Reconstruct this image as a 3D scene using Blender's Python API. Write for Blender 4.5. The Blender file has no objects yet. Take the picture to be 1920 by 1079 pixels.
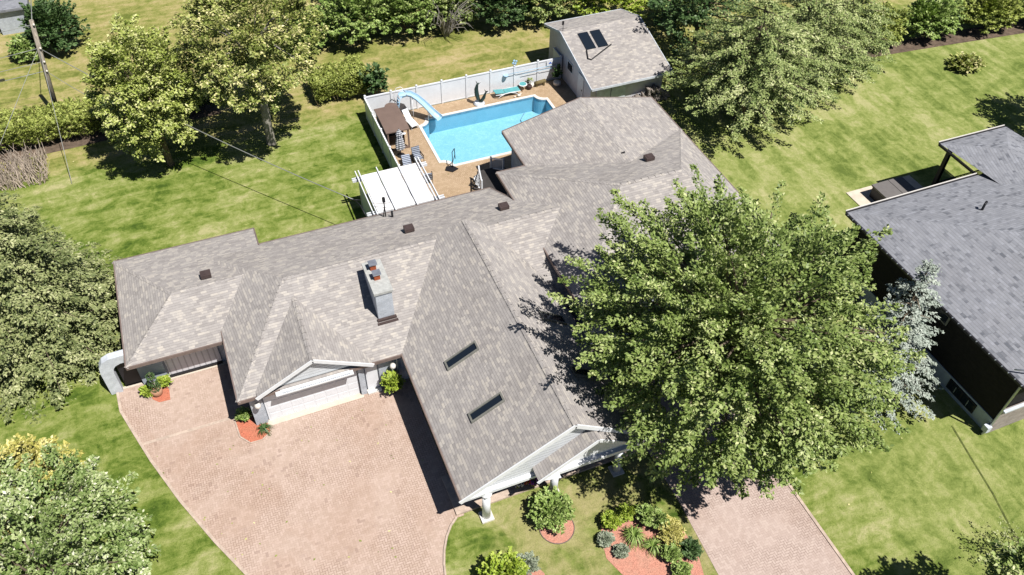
import bpy, math, random
import numpy as np
from mathutils import Vector, Matrix
from mathutils.geometry import tessellate_polygon

# ------------------------------------------------------------------ camera, world, sun
sc = bpy.context.scene
COL = sc.collection
cam = bpy.data.objects.new('camera', bpy.data.cameras.new('camera')); COL.objects.link(cam)
cam.data.sensor_width = 36.0; cam.data.lens = 30.0
cam.data.clip_start = 0.1; cam.data.clip_end = 5000
CH = 36.2327
R0 = Vector((0.92696146, -0.37483198, 0.01560231)); R1 = Vector((-0.25943344, -0.670512, -0.69505967)); R2 = Vector((0.27099213, 0.64024577, -0.71878274))
# rows of the calibrated camera: right, down, forward in world axes (x along the house front, y to the back garden)
def set_cam(right, down, fwd):
    m = Matrix(((right[0], -down[0], -fwd[0], 0), (right[1], -down[1], -fwd[1], 0), (right[2], -down[2], -fwd[2], CH), (0, 0, 0, 1)))
    cam.matrix_world = m
set_cam(R0, R1, R2)
sc.camera = cam
SUN = Vector((0.27, -0.50, 1.0)).normalized()
w = bpy.data.worlds.new('World'); sc.world = w; w.use_nodes = True
nt = w.node_tree
sky = nt.nodes.new('ShaderNodeTexSky'); sky.sky_type = 'NISHITA'; sky.sun_disc = False
sky.sun_elevation = math.asin(SUN.z); sky.sun_rotation = math.atan2(SUN.x, SUN.y)
sky.air_density = 0.6; sky.dust_density = 0.3
nt.links.new(sky.outputs[0], nt.nodes['Background'].inputs[0]); nt.nodes['Background'].inputs[1].default_value = 0.05
sl = bpy.data.lights.new('sun', 'SUN'); sl.energy = 5.0; sl.angle = math.radians(0.5); sl.color = (1.0, 0.955, 0.89)
so = bpy.data.objects.new('sun', sl); COL.objects.link(so); so.rotation_euler = SUN.to_track_quat('Z', 'Y').to_euler()
so.location = (0, 0, 60)
sc.view_settings.view_transform = 'Standard'; sc.view_settings.look = 'None'; sc.view_settings.gamma = 1.0
sc.view_settings.exposure = 0.40
sc.cycles.diffuse_bounces = 1
rnd = random.Random(7)

# ------------------------------------------------------------------ node helpers
class X:
    """socket wrapper: arithmetic builds math nodes"""
    def __init__(s, nt, so): s.nt = nt; s.so = so
    def _m(s, op, *a, clamp=False):
        n = s.nt.nodes.new('ShaderNodeMath'); n.operation = op; n.use_clamp = clamp
        for i, v in enumerate((s,) + a):
            if isinstance(v, X): s.nt.links.new(v.so, n.inputs[i])
            else: n.inputs[i].default_value = v
        return X(s.nt, n.outputs[0])
    def __add__(s, o): return s._m('ADD', o)
    def __radd__(s, o): return s._m('ADD', o)
    def __sub__(s, o): return s._m('SUBTRACT', o)
    def __rsub__(s, o): return s._m('MULTIPLY', -1.0)._m('ADD', o)
    def __mul__(s, o): return s._m('MULTIPLY', o)
    def __rmul__(s, o): return s._m('MULTIPLY', o)
    def __truediv__(s, o): return s._m('DIVIDE', o)
    def floor(s): return s._m('FLOOR')
    def fract(s): return s._m('FRACT')
    def mod(s, v): return s._m('FLOORED_MODULO', v)
    def lt(s, v): return s._m('LESS_THAN', v)
    def gt(s, v): return s._m('GREATER_THAN', v)
    def eq(s, v): return s._m('COMPARE', v, 0.1)
    def mn(s, v): return s._m('MINIMUM', v)
    def mx(s, v): return s._m('MAXIMUM', v)
    def sin(s): return s._m('SINE')
    def abs(s): return s._m('ABSOLUTE')
    def clamp(s): return s._m('ADD', 0.0, clamp=True)
    def smooth(s, a, b):
        n = s.nt.nodes.new('ShaderNodeMapRange'); n.interpolation_type = 'SMOOTHSTEP'
        s.nt.links.new(s.so, n.inputs[0]); n.inputs[1].default_value = a; n.inputs[2].default_value = b
        return X(s.nt, n.outputs[0])

class Mat:
    def __init__(s, name, rough=0.8, metal=0.0, spec=0.3):
        s.m = bpy.data.materials.new(name); s.m.use_nodes = True; s.nt = s.m.node_tree
        s.b = s.nt.nodes['Principled BSDF']; s.out = s.nt.nodes['Material Output']
        s.b.inputs['Roughness'].default_value = rough; s.b.inputs['Metallic'].default_value = metal
        s.b.inputs['Specular IOR Level'].default_value = spec
        s.seed = 0
    def n(s, t): return s.nt.nodes.new(t)
    def l(s, a, b): s.nt.links.new(a.so if isinstance(a, X) else a, b)
    def uv(s):
        t = s.n('ShaderNodeTexCoord'); sp = s.n('ShaderNodeSeparateXYZ'); s.l(t.outputs['UV'], sp.inputs[0])
        return X(s.nt, sp.outputs[0]), X(s.nt, sp.outputs[1])
    def pos(s):
        t = s.n('ShaderNodeNewGeometry'); sp = s.n('ShaderNodeSeparateXYZ'); s.l(t.outputs['Position'], sp.inputs[0])
        return X(s.nt, sp.outputs[0]), X(s.nt, sp.outputs[1]), X(s.nt, sp.outputs[2])
    def vec(s, a, b, c=0.0):
        n = s.n('ShaderNodeCombineXYZ')
        for i, v in enumerate((a, b, c)):
            if isinstance(v, X): s.l(v, n.inputs[i])
            else: n.inputs[i].default_value = v
        return n.outputs[0]
    def noise(s, scale, detail=3, rough=0.55, vec=None, dist=0.0):
        n = s.n('ShaderNodeTexNoise'); n.inputs['Scale'].default_value = scale; n.inputs['Detail'].default_value = detail
        n.inputs['Roughness'].default_value = rough; n.inputs['Distortion'].default_value = dist
        if vec is None: vec = s.n('ShaderNodeNewGeometry').outputs['Position']
        s.l(vec, n.inputs['Vector']); return X(s.nt, n.outputs['Fac'])
    def white(s, vec):
        n = s.n('ShaderNodeTexWhiteNoise'); n.noise_dimensions = '3D'; s.l(vec, n.inputs['Vector']); return X(s.nt, n.outputs['Value'])
    def ramp(s, f, stops, const=False):
        n = s.n('ShaderNodeValToRGB'); e = n.color_ramp.elements
        if const: n.color_ramp.interpolation = 'CONSTANT'
        while len(e) < len(stops): e.new(0.5)
        for i, (p, c) in enumerate(stops): e[i].position = p; e[i].color = (*c, 1)
        s.l(f, n.inputs[0]); return n.outputs[0]
    def mix(s, f, a, b, mode='MIX'):
        n = s.n('ShaderNodeMix'); n.data_type = 'RGBA'; n.blend_type = mode
        for i, v in ((0, f), (6, a), (7, b)):
            if isinstance(v, X): s.l(v, n.inputs[i])
            elif isinstance(v, (int, float)): n.inputs[i].default_value = v
            elif isinstance(v, tuple): n.inputs[i].default_value = (*v, 1)
            else: s.l(v, n.inputs[i])
        return n.outputs[2]
    def color(s, c):
        if isinstance(c, tuple): s.b.inputs['Base Color'].default_value = (*c, 1)
        else: s.l(c, s.b.inputs['Base Color'])
    def bump(s, h, strength=0.5, dist=0.02):
        n = s.n('ShaderNodeBump'); n.inputs['Strength'].default_value = strength; n.inputs['Distance'].default_value = dist
        s.l(h, n.inputs['Height']); s.l(n.outputs[0], s.b.inputs['Normal'])

def worn(name, c, rough=0.7, metal=0.0, var=0.12, scale=3.0, spec=0.3):
    """painted / plain surface with slight mottling and dirt of its own"""
    k = Mat(name, rough, metal, spec)
    f = k.noise(scale, 4, 0.6); g = k.noise(scale*9, 2, 0.6)
    lo = tuple(v*(1-var) for v in c); hi = tuple(min(1, v*(1+var*0.6)) for v in c)
    k.color(k.mix((f*0.7+g*0.3).smooth(0.3, 0.7), lo, hi)); k.bump(g, 0.15, 0.01)
    return k.m

def shingle(name, cols, tab=0.30, row=0.14, patch=0.5):
    k = Mat(name, 0.92, spec=0.15)
    u, v = k.uv()
    r = (v/row).floor(); off = k.white(k.vec(r, 3.3, 1.0))
    uu = u/tab + off*1.0
    cell = k.white(k.vec(uu.floor(), r, 0.5))
    fine = k.white(k.vec((u/(tab*0.5)+off*7.0).floor(), r, 9.5))
    patchn = k.noise(1.6, 2, 0.5, k.vec(u*0.55, v*1.0, 0.0))
    big = k.noise(0.35, 3, 0.6, k.vec(u, v, 4.0))
    f = cell*0.62 + fine*0.2 + patchn*0.35 - 0.08
    c = k.ramp(f, cols)
    gr = k.noise(60, 2, 0.6)
    c = k.mix(0.35, c, k.ramp(gr, [(0.3, (0.55, 0.54, 0.53)), (0.7, (1.25, 1.23, 1.2))]), 'MULTIPLY')
    c = k.mix(big.smooth(0.35, 0.75)*0.35, c, k.mix(1.0, c, (0.78, 0.76, 0.74), 'MULTIPLY'))
    fv = (v/row).fract(); fu = uu.fract()
    butt = fv.lt(0.13)
    edge = fu.lt(0.045)*fv.lt(0.62)
    c = k.mix(butt*0.42, c, (0.12, 0.11, 0.108)); c = k.mix(edge*0.2, c, (0.13, 0.12, 0.115))
    k.color(c)
    k.bump(fv*-1.0 + cell*0.5 + gr*0.3, 0.6, 0.012)
    return k.m

def herring(name, tones, joint, s=0.115, stain=(0.62, 0.5, 0.42), rot=0.0):
    """true herringbone of 2:1 pavers"""
    k = Mat(name, 0.9, spec=0.2)
    x, y, z = k.pos()
    if rot:
        ca, sa = math.cos(rot), math.sin(rot); x, y = x*ca - y*sa, x*sa + y*ca
    x = x/s; y = y/s
    i = x.floor(); j = y.floor(); fx = x.fract(); fy = y.fract()
    kk = (i - j).mod(4.0)
    k0, k1, k2, k3 = kk.eq(0.0), kk.eq(1.0), kk.eq(2.0), kk.eq(3.0)
    BIG = 5.0
    dl = fx + k1*BIG; dr = (1.0 - fx) + k0*BIG; db = fy + k2*BIG; dt = (1.0 - fy) + k3*BIG
    # cell k2 continues downward into k3
    d = dl.mn(dr).mn(db).mn(dt)
    bi = i - k1; bj = j + k3
    tone = k.white(k.vec(bi, bj, 2.0))
    c = k.ramp(tone, tones)
    blot = k.noise(0.22, 5, 0.65, dist=0.8); blot2 = k.noise(1.3, 5, 0.7)
    c = k.mix(blot.smooth(0.42, 0.68)*0.55, c, k.mix(1.0, c, stain, 'MULTIPLY'))
    c = k.mix(blot2.smooth(0.5, 0.75)*0.35, c, k.mix(1.0, c, (0.72, 0.66, 0.62), 'MULTIPLY'))
    sand = k.noise(0.5, 3, 0.6, k.vec(x*s+9, y*s+3, 1.0)).smooth(0.42, 0.62)
    ln = (0.10 - d).smooth(0.0, 0.08)
    c = k.mix(ln*(0.18 + sand*0.75), c, joint)
    c = k.mix(k.noise(7.0, 3, 0.7).smooth(0.66, 0.74)*0.45, c, (0.16, 0.13, 0.11))
    g = k.noise(40, 2, 0.6)
    c = k.mix(0.25, c, k.ramp(g, [(0.3, (0.6, 0.6, 0.6)), (0.7, (1.2, 1.2, 1.2))]), 'MULTIPLY')
    k.color(c); k.bump((d.mn(0.12))*3.0 + tone*0.2 + g*0.2, 0.6, 0.01)
    return k.m

def leafmat(name, cols, rough=0.5, trans=0.10, spec=0.35):
    k = Mat(name, rough, spec=spec)
    a = k.n('ShaderNodeAttribute'); a.attribute_name = 'tint'
    c = k.ramp(X(k.nt, a.outputs['Fac']), cols)
    k.color(c)
    t = k.n('ShaderNodeBsdfTranslucent'); k.l(k.mix(1.0, c, (0.9, 1.15, 0.4), 'MULTIPLY'), t.inputs[0])
    mx = k.n('ShaderNodeMixShader'); mx.inputs[0].default_value = trans
    k.l(k.b.outputs[0], mx.inputs[1]); k.l(t.outputs[0], mx.inputs[2]); k.l(mx.outputs[0], k.out.inputs[0])
    return k.m

def bark(name, c):
    k = Mat(name, 0.95, spec=0.1)
    t = k.n('ShaderNodeNewGeometry'); mp = k.n('ShaderNodeMapping'); mp.inputs['Scale'].default_value = (9, 9, 1.6); k.l(t.outputs['Position'], mp.inputs[0])
    f = k.noise(1.6, 5, 0.7, mp.outputs[0])
    k.color(k.ramp(f, [(0.3, tuple(v*0.45 for v in c)), (0.7, tuple(v*1.3 for v in c))])); k.bump(f, 0.8, 0.03)
    return k.m

def siding(name, c, pitch=0.12, vertical=False):
    k = Mat(name, 0.55, spec=0.3)
    u, v = k.uv(); q = (u if vertical else v)/pitch
    fv = q.fract(); n = k.noise(1.2, 4, 0.6)
    col = k.mix(n.smooth(0.3, 0.7), tuple(x*0.9 for x in c), c)
    col = k.mix((fv.lt(0.22))*0.6, col, tuple(x*0.45 for x in c))
    k.color(col); k.bump(fv, 0.7, 0.015)
    return k.m

def brickwall(name, c1, c2, mortar, bw=0.25, bh=0.085):
    k = Mat(name, 0.85, spec=0.2)
    u, v = k.uv(); n = k.n('ShaderNodeTexBrick'); k.l(k.vec(u, v, 0.0), n.inputs['Vector'])
    n.inputs['Scale'].default_value = 1.0; n.inputs['Brick Width'].default_value = bw; n.inputs['Row Height'].default_value = bh
    n.inputs['Mortar Size'].default_value = 0.008; n.inputs['Color1'].default_value = (*c1, 1); n.inputs['Color2'].default_value = (*c2, 1); n.inputs['Mortar'].default_value = (*mortar, 1)
    g = k.noise(3, 4, 0.6); k.color(k.mix(0.5, n.outputs[0], k.ramp(g, [(0.3, (0.6, 0.6, 0.6)), (0.7, (1.15, 1.15, 1.15))]), 'MULTIPLY'))
    k.bump(X(k.nt, n.outputs['Fac'])*-1.0 + g*0.3, 0.5, 0.01)
    return k.m

# ------------------------------------------------------------------ materials
M = {}
ROOFC = [(0.15, (0.295, 0.278, 0.273)), (0.38, (0.345, 0.326, 0.32)), (0.60, (0.372, 0.352, 0.342)), (0.70, (0.43, 0.405, 0.383)), (0.92, (0.485, 0.452, 0.412))]
M['roof'] = shingle('taupe_shingle', ROOFC)
M['roof_grey'] = shingle('slate_shingle', [(0.12, (0.13, 0.14, 0.165)), (0.32, (0.235, 0.247, 0.28)), (0.7, (0.27, 0.282, 0.315)), (0.92, (0.31, 0.325, 0.37))], tab=0.34, row=0.17)
M['paver'] = herring('pink_paver', [(0.0, (0.44, 0.335, 0.275)), (0.5, (0.475, 0.365, 0.305)), (0.95, (0.51, 0.395, 0.335)), (1.0, (0.37, 0.275, 0.23))], (0.19, 0.115, 0.085), stain=(0.84, 0.76, 0.70))
M['paver_grey'] = herring('rose_grey_paver', [(0.0, (0.43, 0.34, 0.30)), (0.5, (0.465, 0.37, 0.33)), (1.0, (0.50, 0.405, 0.36))], (0.15, 0.10, 0.08), stain=(0.85, 0.8, 0.76))
M['patio'] = herring('tan_patio_paver', [(0.0, (0.38, 0.28, 0.18)), (0.5, (0.42, 0.31, 0.205)), (1.0, (0.46, 0.345, 0.235))], (0.21, 0.135, 0.08), stain=(0.88, 0.84, 0.78), rot=0.785)
M['kerb'] = worn('paver_border', (0.50, 0.40, 0.33), 0.9, var=0.25, scale=4)
M['white'] = worn('white_paint', (0.74, 0.76, 0.79), 0.5, var=0.07)
M['vinyl'] = worn('white_vinyl', (0.73, 0.755, 0.80), 0.4, var=0.06)
M['vinyl_shade'] = worn('shaded_green_vinyl', (0.56, 0.66, 0.66), 0.45, var=0.08)  # copy of the vinyl with shade put into its colour
M['canopy'] = worn('white_canopy_cloth', (0.74, 0.74, 0.75), 0.8, var=0.04, scale=1.2)
M['siding'] = siding('white_lap_siding', (0.68, 0.71, 0.75), 0.19)
M['siding_v'] = siding('pale_vertical_siding', (0.66, 0.66, 0.70), 0.3, True)
M['wall'] = brickwall('pale_painted_brick', (0.46, 0.50, 0.56), (0.52, 0.56, 0.62), (0.40, 0.44, 0.50))
M['stucco'] = worn('pale_stucco', (0.60, 0.59, 0.63), 0.9, var=0.1, scale=2)
M['stucco_blue'] = worn('shaded_blue_render', (0.35, 0.40, 0.47), 0.9, var=0.1, scale=2)  # wall in shadow: the shade is part of this colour
M['door'] = siding('white_panel_door', (0.66, 0.68, 0.72), 0.55)
M['trim_brown'] = worn('taupe_drip_edge', (0.20, 0.155, 0.14), 0.5, var=0.2)
M['cap'] = M['roof']
M['vent'] = worn('brown_vent_metal', (0.085, 0.062, 0.06), 0.45, 0.2, var=0.25)
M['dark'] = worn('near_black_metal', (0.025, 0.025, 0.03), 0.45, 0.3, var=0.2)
M['glass'] = Mat('dark_glass', 0.12, spec=0.35).m; M['glass'].node_tree.nodes['Principled BSDF'].inputs['Base Color'].default_value = (0.012, 0.018, 0.028, 1)
M['frame'] = worn('grey_green_frame', (0.20, 0.20, 0.18), 0.5, var=0.2)
M['metal'] = worn('galvanised_metal', (0.50, 0.53, 0.60), 0.35, 0.7, var=0.2)
M['clay'] = worn('clay_flue', (0.34, 0.085, 0.035), 0.85, var=0.2)
M['cement'] = worn('cement_cap', (0.42, 0.43, 0.42), 0.9, var=0.22, scale=5)
M['concrete'] = worn('concrete', (0.60, 0.53, 0.44), 0.9, var=0.15, scale=2)
M['stone'] = worn('pale_stone', (0.56, 0.60, 0.66), 0.85, var=0.2, scale=3)
M['asphalt'] = worn('dark_asphalt', (0.055, 0.05, 0.055), 0.92, var=0.25, scale=3)
M['soil'] = worn('dry_soil', (0.13, 0.095, 0.07), 0.95, var=0.5, scale=2.5)
M['coping'] = worn('white_coping', (0.68, 0.655, 0.62), 0.6, var=0.06)
M['basin'] = worn('pool_liner', (0.22, 0.46, 0.62), 0.5, var=0.07, scale=1.2)
M['slide'] = worn('pale_blue_fibreglass', (0.36, 0.56, 0.74), 0.3, var=0.06, spec=0.5)
M['teal'] = worn('teal_sling', (0.10, 0.34, 0.37), 0.6, var=0.12)
M['brown'] = worn('brown_metal_roof', (0.175, 0.125, 0.105), 0.55, var=0.12, scale=1.5)
M['brown_dark'] = worn('dark_brown_panel', (0.035, 0.026, 0.024), 0.6, var=0.2)
M['bronze'] = worn('weathered_bronze', (0.05, 0.075, 0.065), 0.4, 0.6, var=0.35, scale=8)
M['pot'] = worn('terracotta', (0.40, 0.22, 0.14), 0.85, var=0.2)
M['pot_white'] = worn('glazed_white_pot', (0.72, 0.68, 0.62), 0.4, var=0.1)
M['pot_dark'] = worn('dark_pot', (0.05, 0.03, 0.03), 0.5, var=0.2)
M['log'] = bark('cut_log', (0.20, 0.16, 0.08))
M['firewood'] = bark('grey_firewood', (0.33, 0.29, 0.26))
M['pole'] = bark('weathered_pole', (0.34, 0.30, 0.25))
M['wire'] = worn('wire', (0.30, 0.31, 0.30), 0.5, 0.3)
M['wire_dark'] = worn('black_cable', (0.03, 0.03, 0.03), 0.6)
M['bark'] = bark('bark', (0.17, 0.135, 0.10)); M['bark_pale'] = bark('pale_bark', (0.30, 0.28, 0.25))
M['twig'] = bark('bare_twigs', (0.55, 0.46, 0.38))
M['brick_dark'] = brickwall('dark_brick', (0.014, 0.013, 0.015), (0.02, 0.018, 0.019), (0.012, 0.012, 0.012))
M['brick_face'] = brickwall('buff_brick', (0.28, 0.235, 0.22), (0.36, 0.31, 0.29), (0.40, 0.38, 0.36), 0.6, 0.12)
M['found'] = worn('grey_foundation', (0.36, 0.42, 0.50), 0.9, var=0.12)
M['deck'] = worn('dark_deck', (0.05, 0.045, 0.045), 0.8, var=0.2)
M['tub'] = worn('taupe_tub_cover', (0.155, 0.145, 0.142), 0.6, var=0.1)
M['flower_red'] = worn('red_petals', (0.6, 0.06, 0.04), 0.6); M['flower_purple'] = worn('purple_petals', (0.35, 0.08, 0.45), 0.6); M['flower_white'] = worn('white_petals', (0.75, 0.7, 0.7), 0.6)
M['blue'] = worn('blue_plastic', (0.05, 0.14, 0.55), 0.4)
M['orange'] = worn('orange_clay', (0.6, 0.16, 0.07), 0.8)

def striped(name, a, b, p=0.09):
    k = Mat(name, 0.85); u, v = k.uv(); t = k.n('ShaderNodeNewGeometry'); sp = k.n('ShaderNodeSeparateXYZ'); k.l(t.outputs['Position'], sp.inputs[0])
    q = X(k.nt, sp.outputs[1])*0.8 + X(k.nt, sp.outputs[2])
    k.color(k.mix((q/p).fract().gt(0.55), a, b)); return k.m
M['stripe'] = striped('striped_cloth', (0.62, 0.64, 0.68), (0.07, 0.08, 0.11), 0.17)
M['stripe_dark'] = striped('dark_striped_cushion', (0.36, 0.41, 0.50), (0.05, 0.055, 0.08), 0.15)

def mulch(name, c):
    k = Mat(name, 0.95, spec=0.1)
    f = k.noise(16, 3, 0.7, dist=1.5); g = k.noise(2.0, 3)
    k.color(k.mix(g.smooth(0.35, 0.7)*0.4, k.ramp(f, [(0.3, tuple(v*0.45 for v in c)), (0.5, c), (0.72, tuple(min(1, v*1.25) for v in c))]), (c[0]*0.8, c[1]*1.1, c[2]*1.1)))
    k.bump(f, 1.0, 0.05); return k.m
M['mulch'] = mulch('red_mulch', (0.60, 0.20, 0.125)); M['mulch_pale'] = mulch('sunbleached_red_mulch', (0.62, 0.29, 0.215))

def grass():
    k = Mat('lawn_grass', 0.95, spec=0.1)
    x, y, z = k.pos()
    n1 = k.noise(0.16, 4, 0.6, dist=0.6); n2 = k.noise(0.75, 5, 0.68, dist=0.8)
    n3 = k.noise(3.2, 5, 0.75, dist=0.6); n4 = k.noise(16, 4, 0.75)
    st = k.noise(0.9, 3, 0.6, k.vec(x*0.22, y*1.4, 0.0), dist=0.5)     # mowing passes along x
    st2 = k.noise(0.9, 3, 0.6, k.vec(x*1.5, y*0.25, 5.0), dist=0.4)    # and along y on the right
    right = x.smooth(21.0, 30.0)
    stripe = st*(1.0-right) + st2*right
    f = n1.smooth(0.30, 0.70)*0.26 + n2.smooth(0.30, 0.70)*0.34 + stripe.smooth(0.32, 0.68)*0.26 + n3.smooth(0.3, 0.7)*0.14
    c = k.ramp(f, [(0.16, (0.055, 0.098, 0.014)), (0.32, (0.115, 0.170, 0.028)), (0.48, (0.195, 0.242, 0.058)), (0.66, (0.28, 0.308, 0.108)), (0.84, (0.39, 0.375, 0.19))])
    # pale, drier turf: the strip behind the hedge and pool, and the front lawn by the porch
    rear = (y + (x*0.02) + n2*3.0).smooth(53.2, 56.0)
    dry = k.ramp(f, [(0.18, (0.15, 0.175, 0.04)), (0.42, (0.27, 0.265, 0.085)), (0.62, (0.37, 0.315, 0.14)), (0.85, (0.45, 0.355, 0.20))])
    c = k.mix(rear*0.85, c, dry)
    fr = x.smooth(4.5, 9.5)*(1.0-x.smooth(15.5, 17.0))*(1.0-y.smooth(18.5, 20.0))
    c = k.mix(fr*(n1*0.5+n2*0.9).smooth(0.5, 0.85)*0.6, c, (0.36, 0.30, 0.16))
    rt = x.smooth(20.0, 27.0)*(1.0-y.smooth(50.0, 54.0))
    c = k.mix(rt*0.5, c, k.ramp(f, [(0.2, (0.18, 0.225, 0.06)), (0.5, (0.29, 0.325, 0.115)), (0.8, (0.40, 0.40, 0.19))]))
    c = k.mix(0.55, c, k.ramp(n4, [(0.28, (0.45, 0.48, 0.42)), (0.5, (0.95, 0.95, 0.9)), (0.75, (1.3, 1.27, 1.25))]), 'MULTIPLY')
    c = k.mix(0.35, c, k.ramp(n3, [(0.35, (0.72, 0.78, 0.64)), (0.65, (1.2, 1.18, 1.2))]), 'MULTIPLY')
    k.color(c); k.bump(n4*0.7 + n3*0.6, 0.9, 0.06)
    return k.m
M['grass'] = grass()

def water():
    k = Mat('pool_water', 0.02)
    nt = k.nt; nt.nodes.remove(k.b)
    tr = k.n('ShaderNodeBsdfTransparent'); tr.inputs[0].default_value = (0.80, 0.94, 0.98, 1)
    gl = k.n('ShaderNodeBsdfGlossy'); gl.inputs['Roughness'].default_value = 0.03
    fr = k.n('ShaderNodeFresnel'); fr.inputs[0].default_value = 1.33
    bp = k.n('ShaderNodeBump'); bp.inputs['Strength'].default_value = 0.35; bp.inputs['Distance'].default_value = 0.05
    k.l(k.noise(3.0, 3, 0.6, dist=1.2), bp.inputs['Height']); k.l(bp.outputs[0], fr.inputs['Normal']); k.l(bp.outputs[0], gl.inputs['Normal'])
    mx = k.n('ShaderNodeMixShader'); k.l(fr.outputs[0], mx.inputs[0]); k.l(tr.outputs[0], mx.inputs[1]); k.l(gl.outputs[0], mx.inputs[2]); k.l(mx.outputs[0], k.out.inputs[0])
    return k.m
M['water'] = water()
# pool floor with caustic ripples of light painted into its colour
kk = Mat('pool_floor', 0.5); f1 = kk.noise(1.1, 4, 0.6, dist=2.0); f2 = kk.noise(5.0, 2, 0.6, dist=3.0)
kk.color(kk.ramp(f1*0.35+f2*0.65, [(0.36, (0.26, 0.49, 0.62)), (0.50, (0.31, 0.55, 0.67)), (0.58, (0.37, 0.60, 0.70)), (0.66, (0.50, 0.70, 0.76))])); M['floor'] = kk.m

L_ = leafmat
M['maple'] = L_('maple_leaves', [(0.0, (0.085, 0.135, 0.028)), (0.45, (0.21, 0.285, 0.072)), (0.8, (0.36, 0.43, 0.155)), (1.0, (0.54, 0.57, 0.28))])
M['linden'] = L_('linden_leaves', [(0.0, (0.15, 0.2, 0.03)), (0.5, (0.34, 0.4, 0.09)), (0.85, (0.5, 0.54, 0.18)), (1.0, (0.66, 0.65, 0.32))])
M['linden2'] = L_('yellow_green_leaves', [(0.0, (0.12, 0.16, 0.03)), (0.45, (0.28, 0.33, 0.08)), (0.75, (0.48, 0.48, 0.17)), (1.0, (0.75, 0.68, 0.36))])
M['poplar'] = L_('silvery_leaves', [(0.0, (0.09, 0.15, 0.03)), (0.5, (0.25, 0.335, 0.11)), (0.85, (0.42, 0.48, 0.23)), (1.0, (0.7, 0.72, 0.52))])
M['yellow'] = L_('golden_leaves', [(0.0, (0.3, 0.29, 0.06)), (0.5, (0.55, 0.5, 0.14)), (1.0, (0.75, 0.68, 0.3))])
M['spruce'] = L_('spruce_needles', [(0.0, (0.09, 0.14, 0.035)), (0.5, (0.27, 0.335, 0.11)), (0.85, (0.43, 0.48, 0.21)), (1.0, (0.58, 0.6, 0.32))], 0.6, 0.08)
M['spruce_olive'] = L_('olive_needles', [(0.0, (0.085, 0.115, 0.035)), (0.5, (0.225, 0.26, 0.1)), (0.85, (0.37, 0.395, 0.185)), (1.0, (0.48, 0.49, 0.27))], 0.6, 0.08)
M['bluespruce'] = L_('blue_spruce_needles', [(0.0, (0.17, 0.21, 0.17)), (0.5, (0.32, 0.37, 0.32)), (1.0, (0.52, 0.56, 0.5))], 0.6, 0.05)
M['hedge'] = L_('cedar_hedge_leaves', [(0.0, (0.13, 0.175, 0.03)), (0.5, (0.31, 0.365, 0.075)), (1.0, (0.48, 0.52, 0.16))], 0.6, 0.08)
M['shrub'] = L_('bright_shrub_leaves', [(0.0, (0.11, 0.185, 0.035)), (0.5, (0.26, 0.37, 0.09)), (1.0, (0.46, 0.55, 0.21))])
M['shrub_lime'] = L_('lime_shrub_leaves', [(0.0, (0.15, 0.24, 0.02)), (0.5, (0.30, 0.40, 0.04)), (1.0, (0.48, 0.56, 0.12))])
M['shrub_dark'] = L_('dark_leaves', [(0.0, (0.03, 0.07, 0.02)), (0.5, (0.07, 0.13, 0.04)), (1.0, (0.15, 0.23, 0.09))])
M['pale'] = L_('pale_feathery_leaves', [(0.0, (0.22, 0.26, 0.09)), (0.6, (0.42, 0.45, 0.20)), (1.0, (0.65, 0.64, 0.42))], 0.5, 0.25)
M['silver'] = L_('silver_leaves', [(0.0, (0.17, 0.215, 0.14)), (1.0, (0.42, 0.46, 0.35))])

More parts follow.
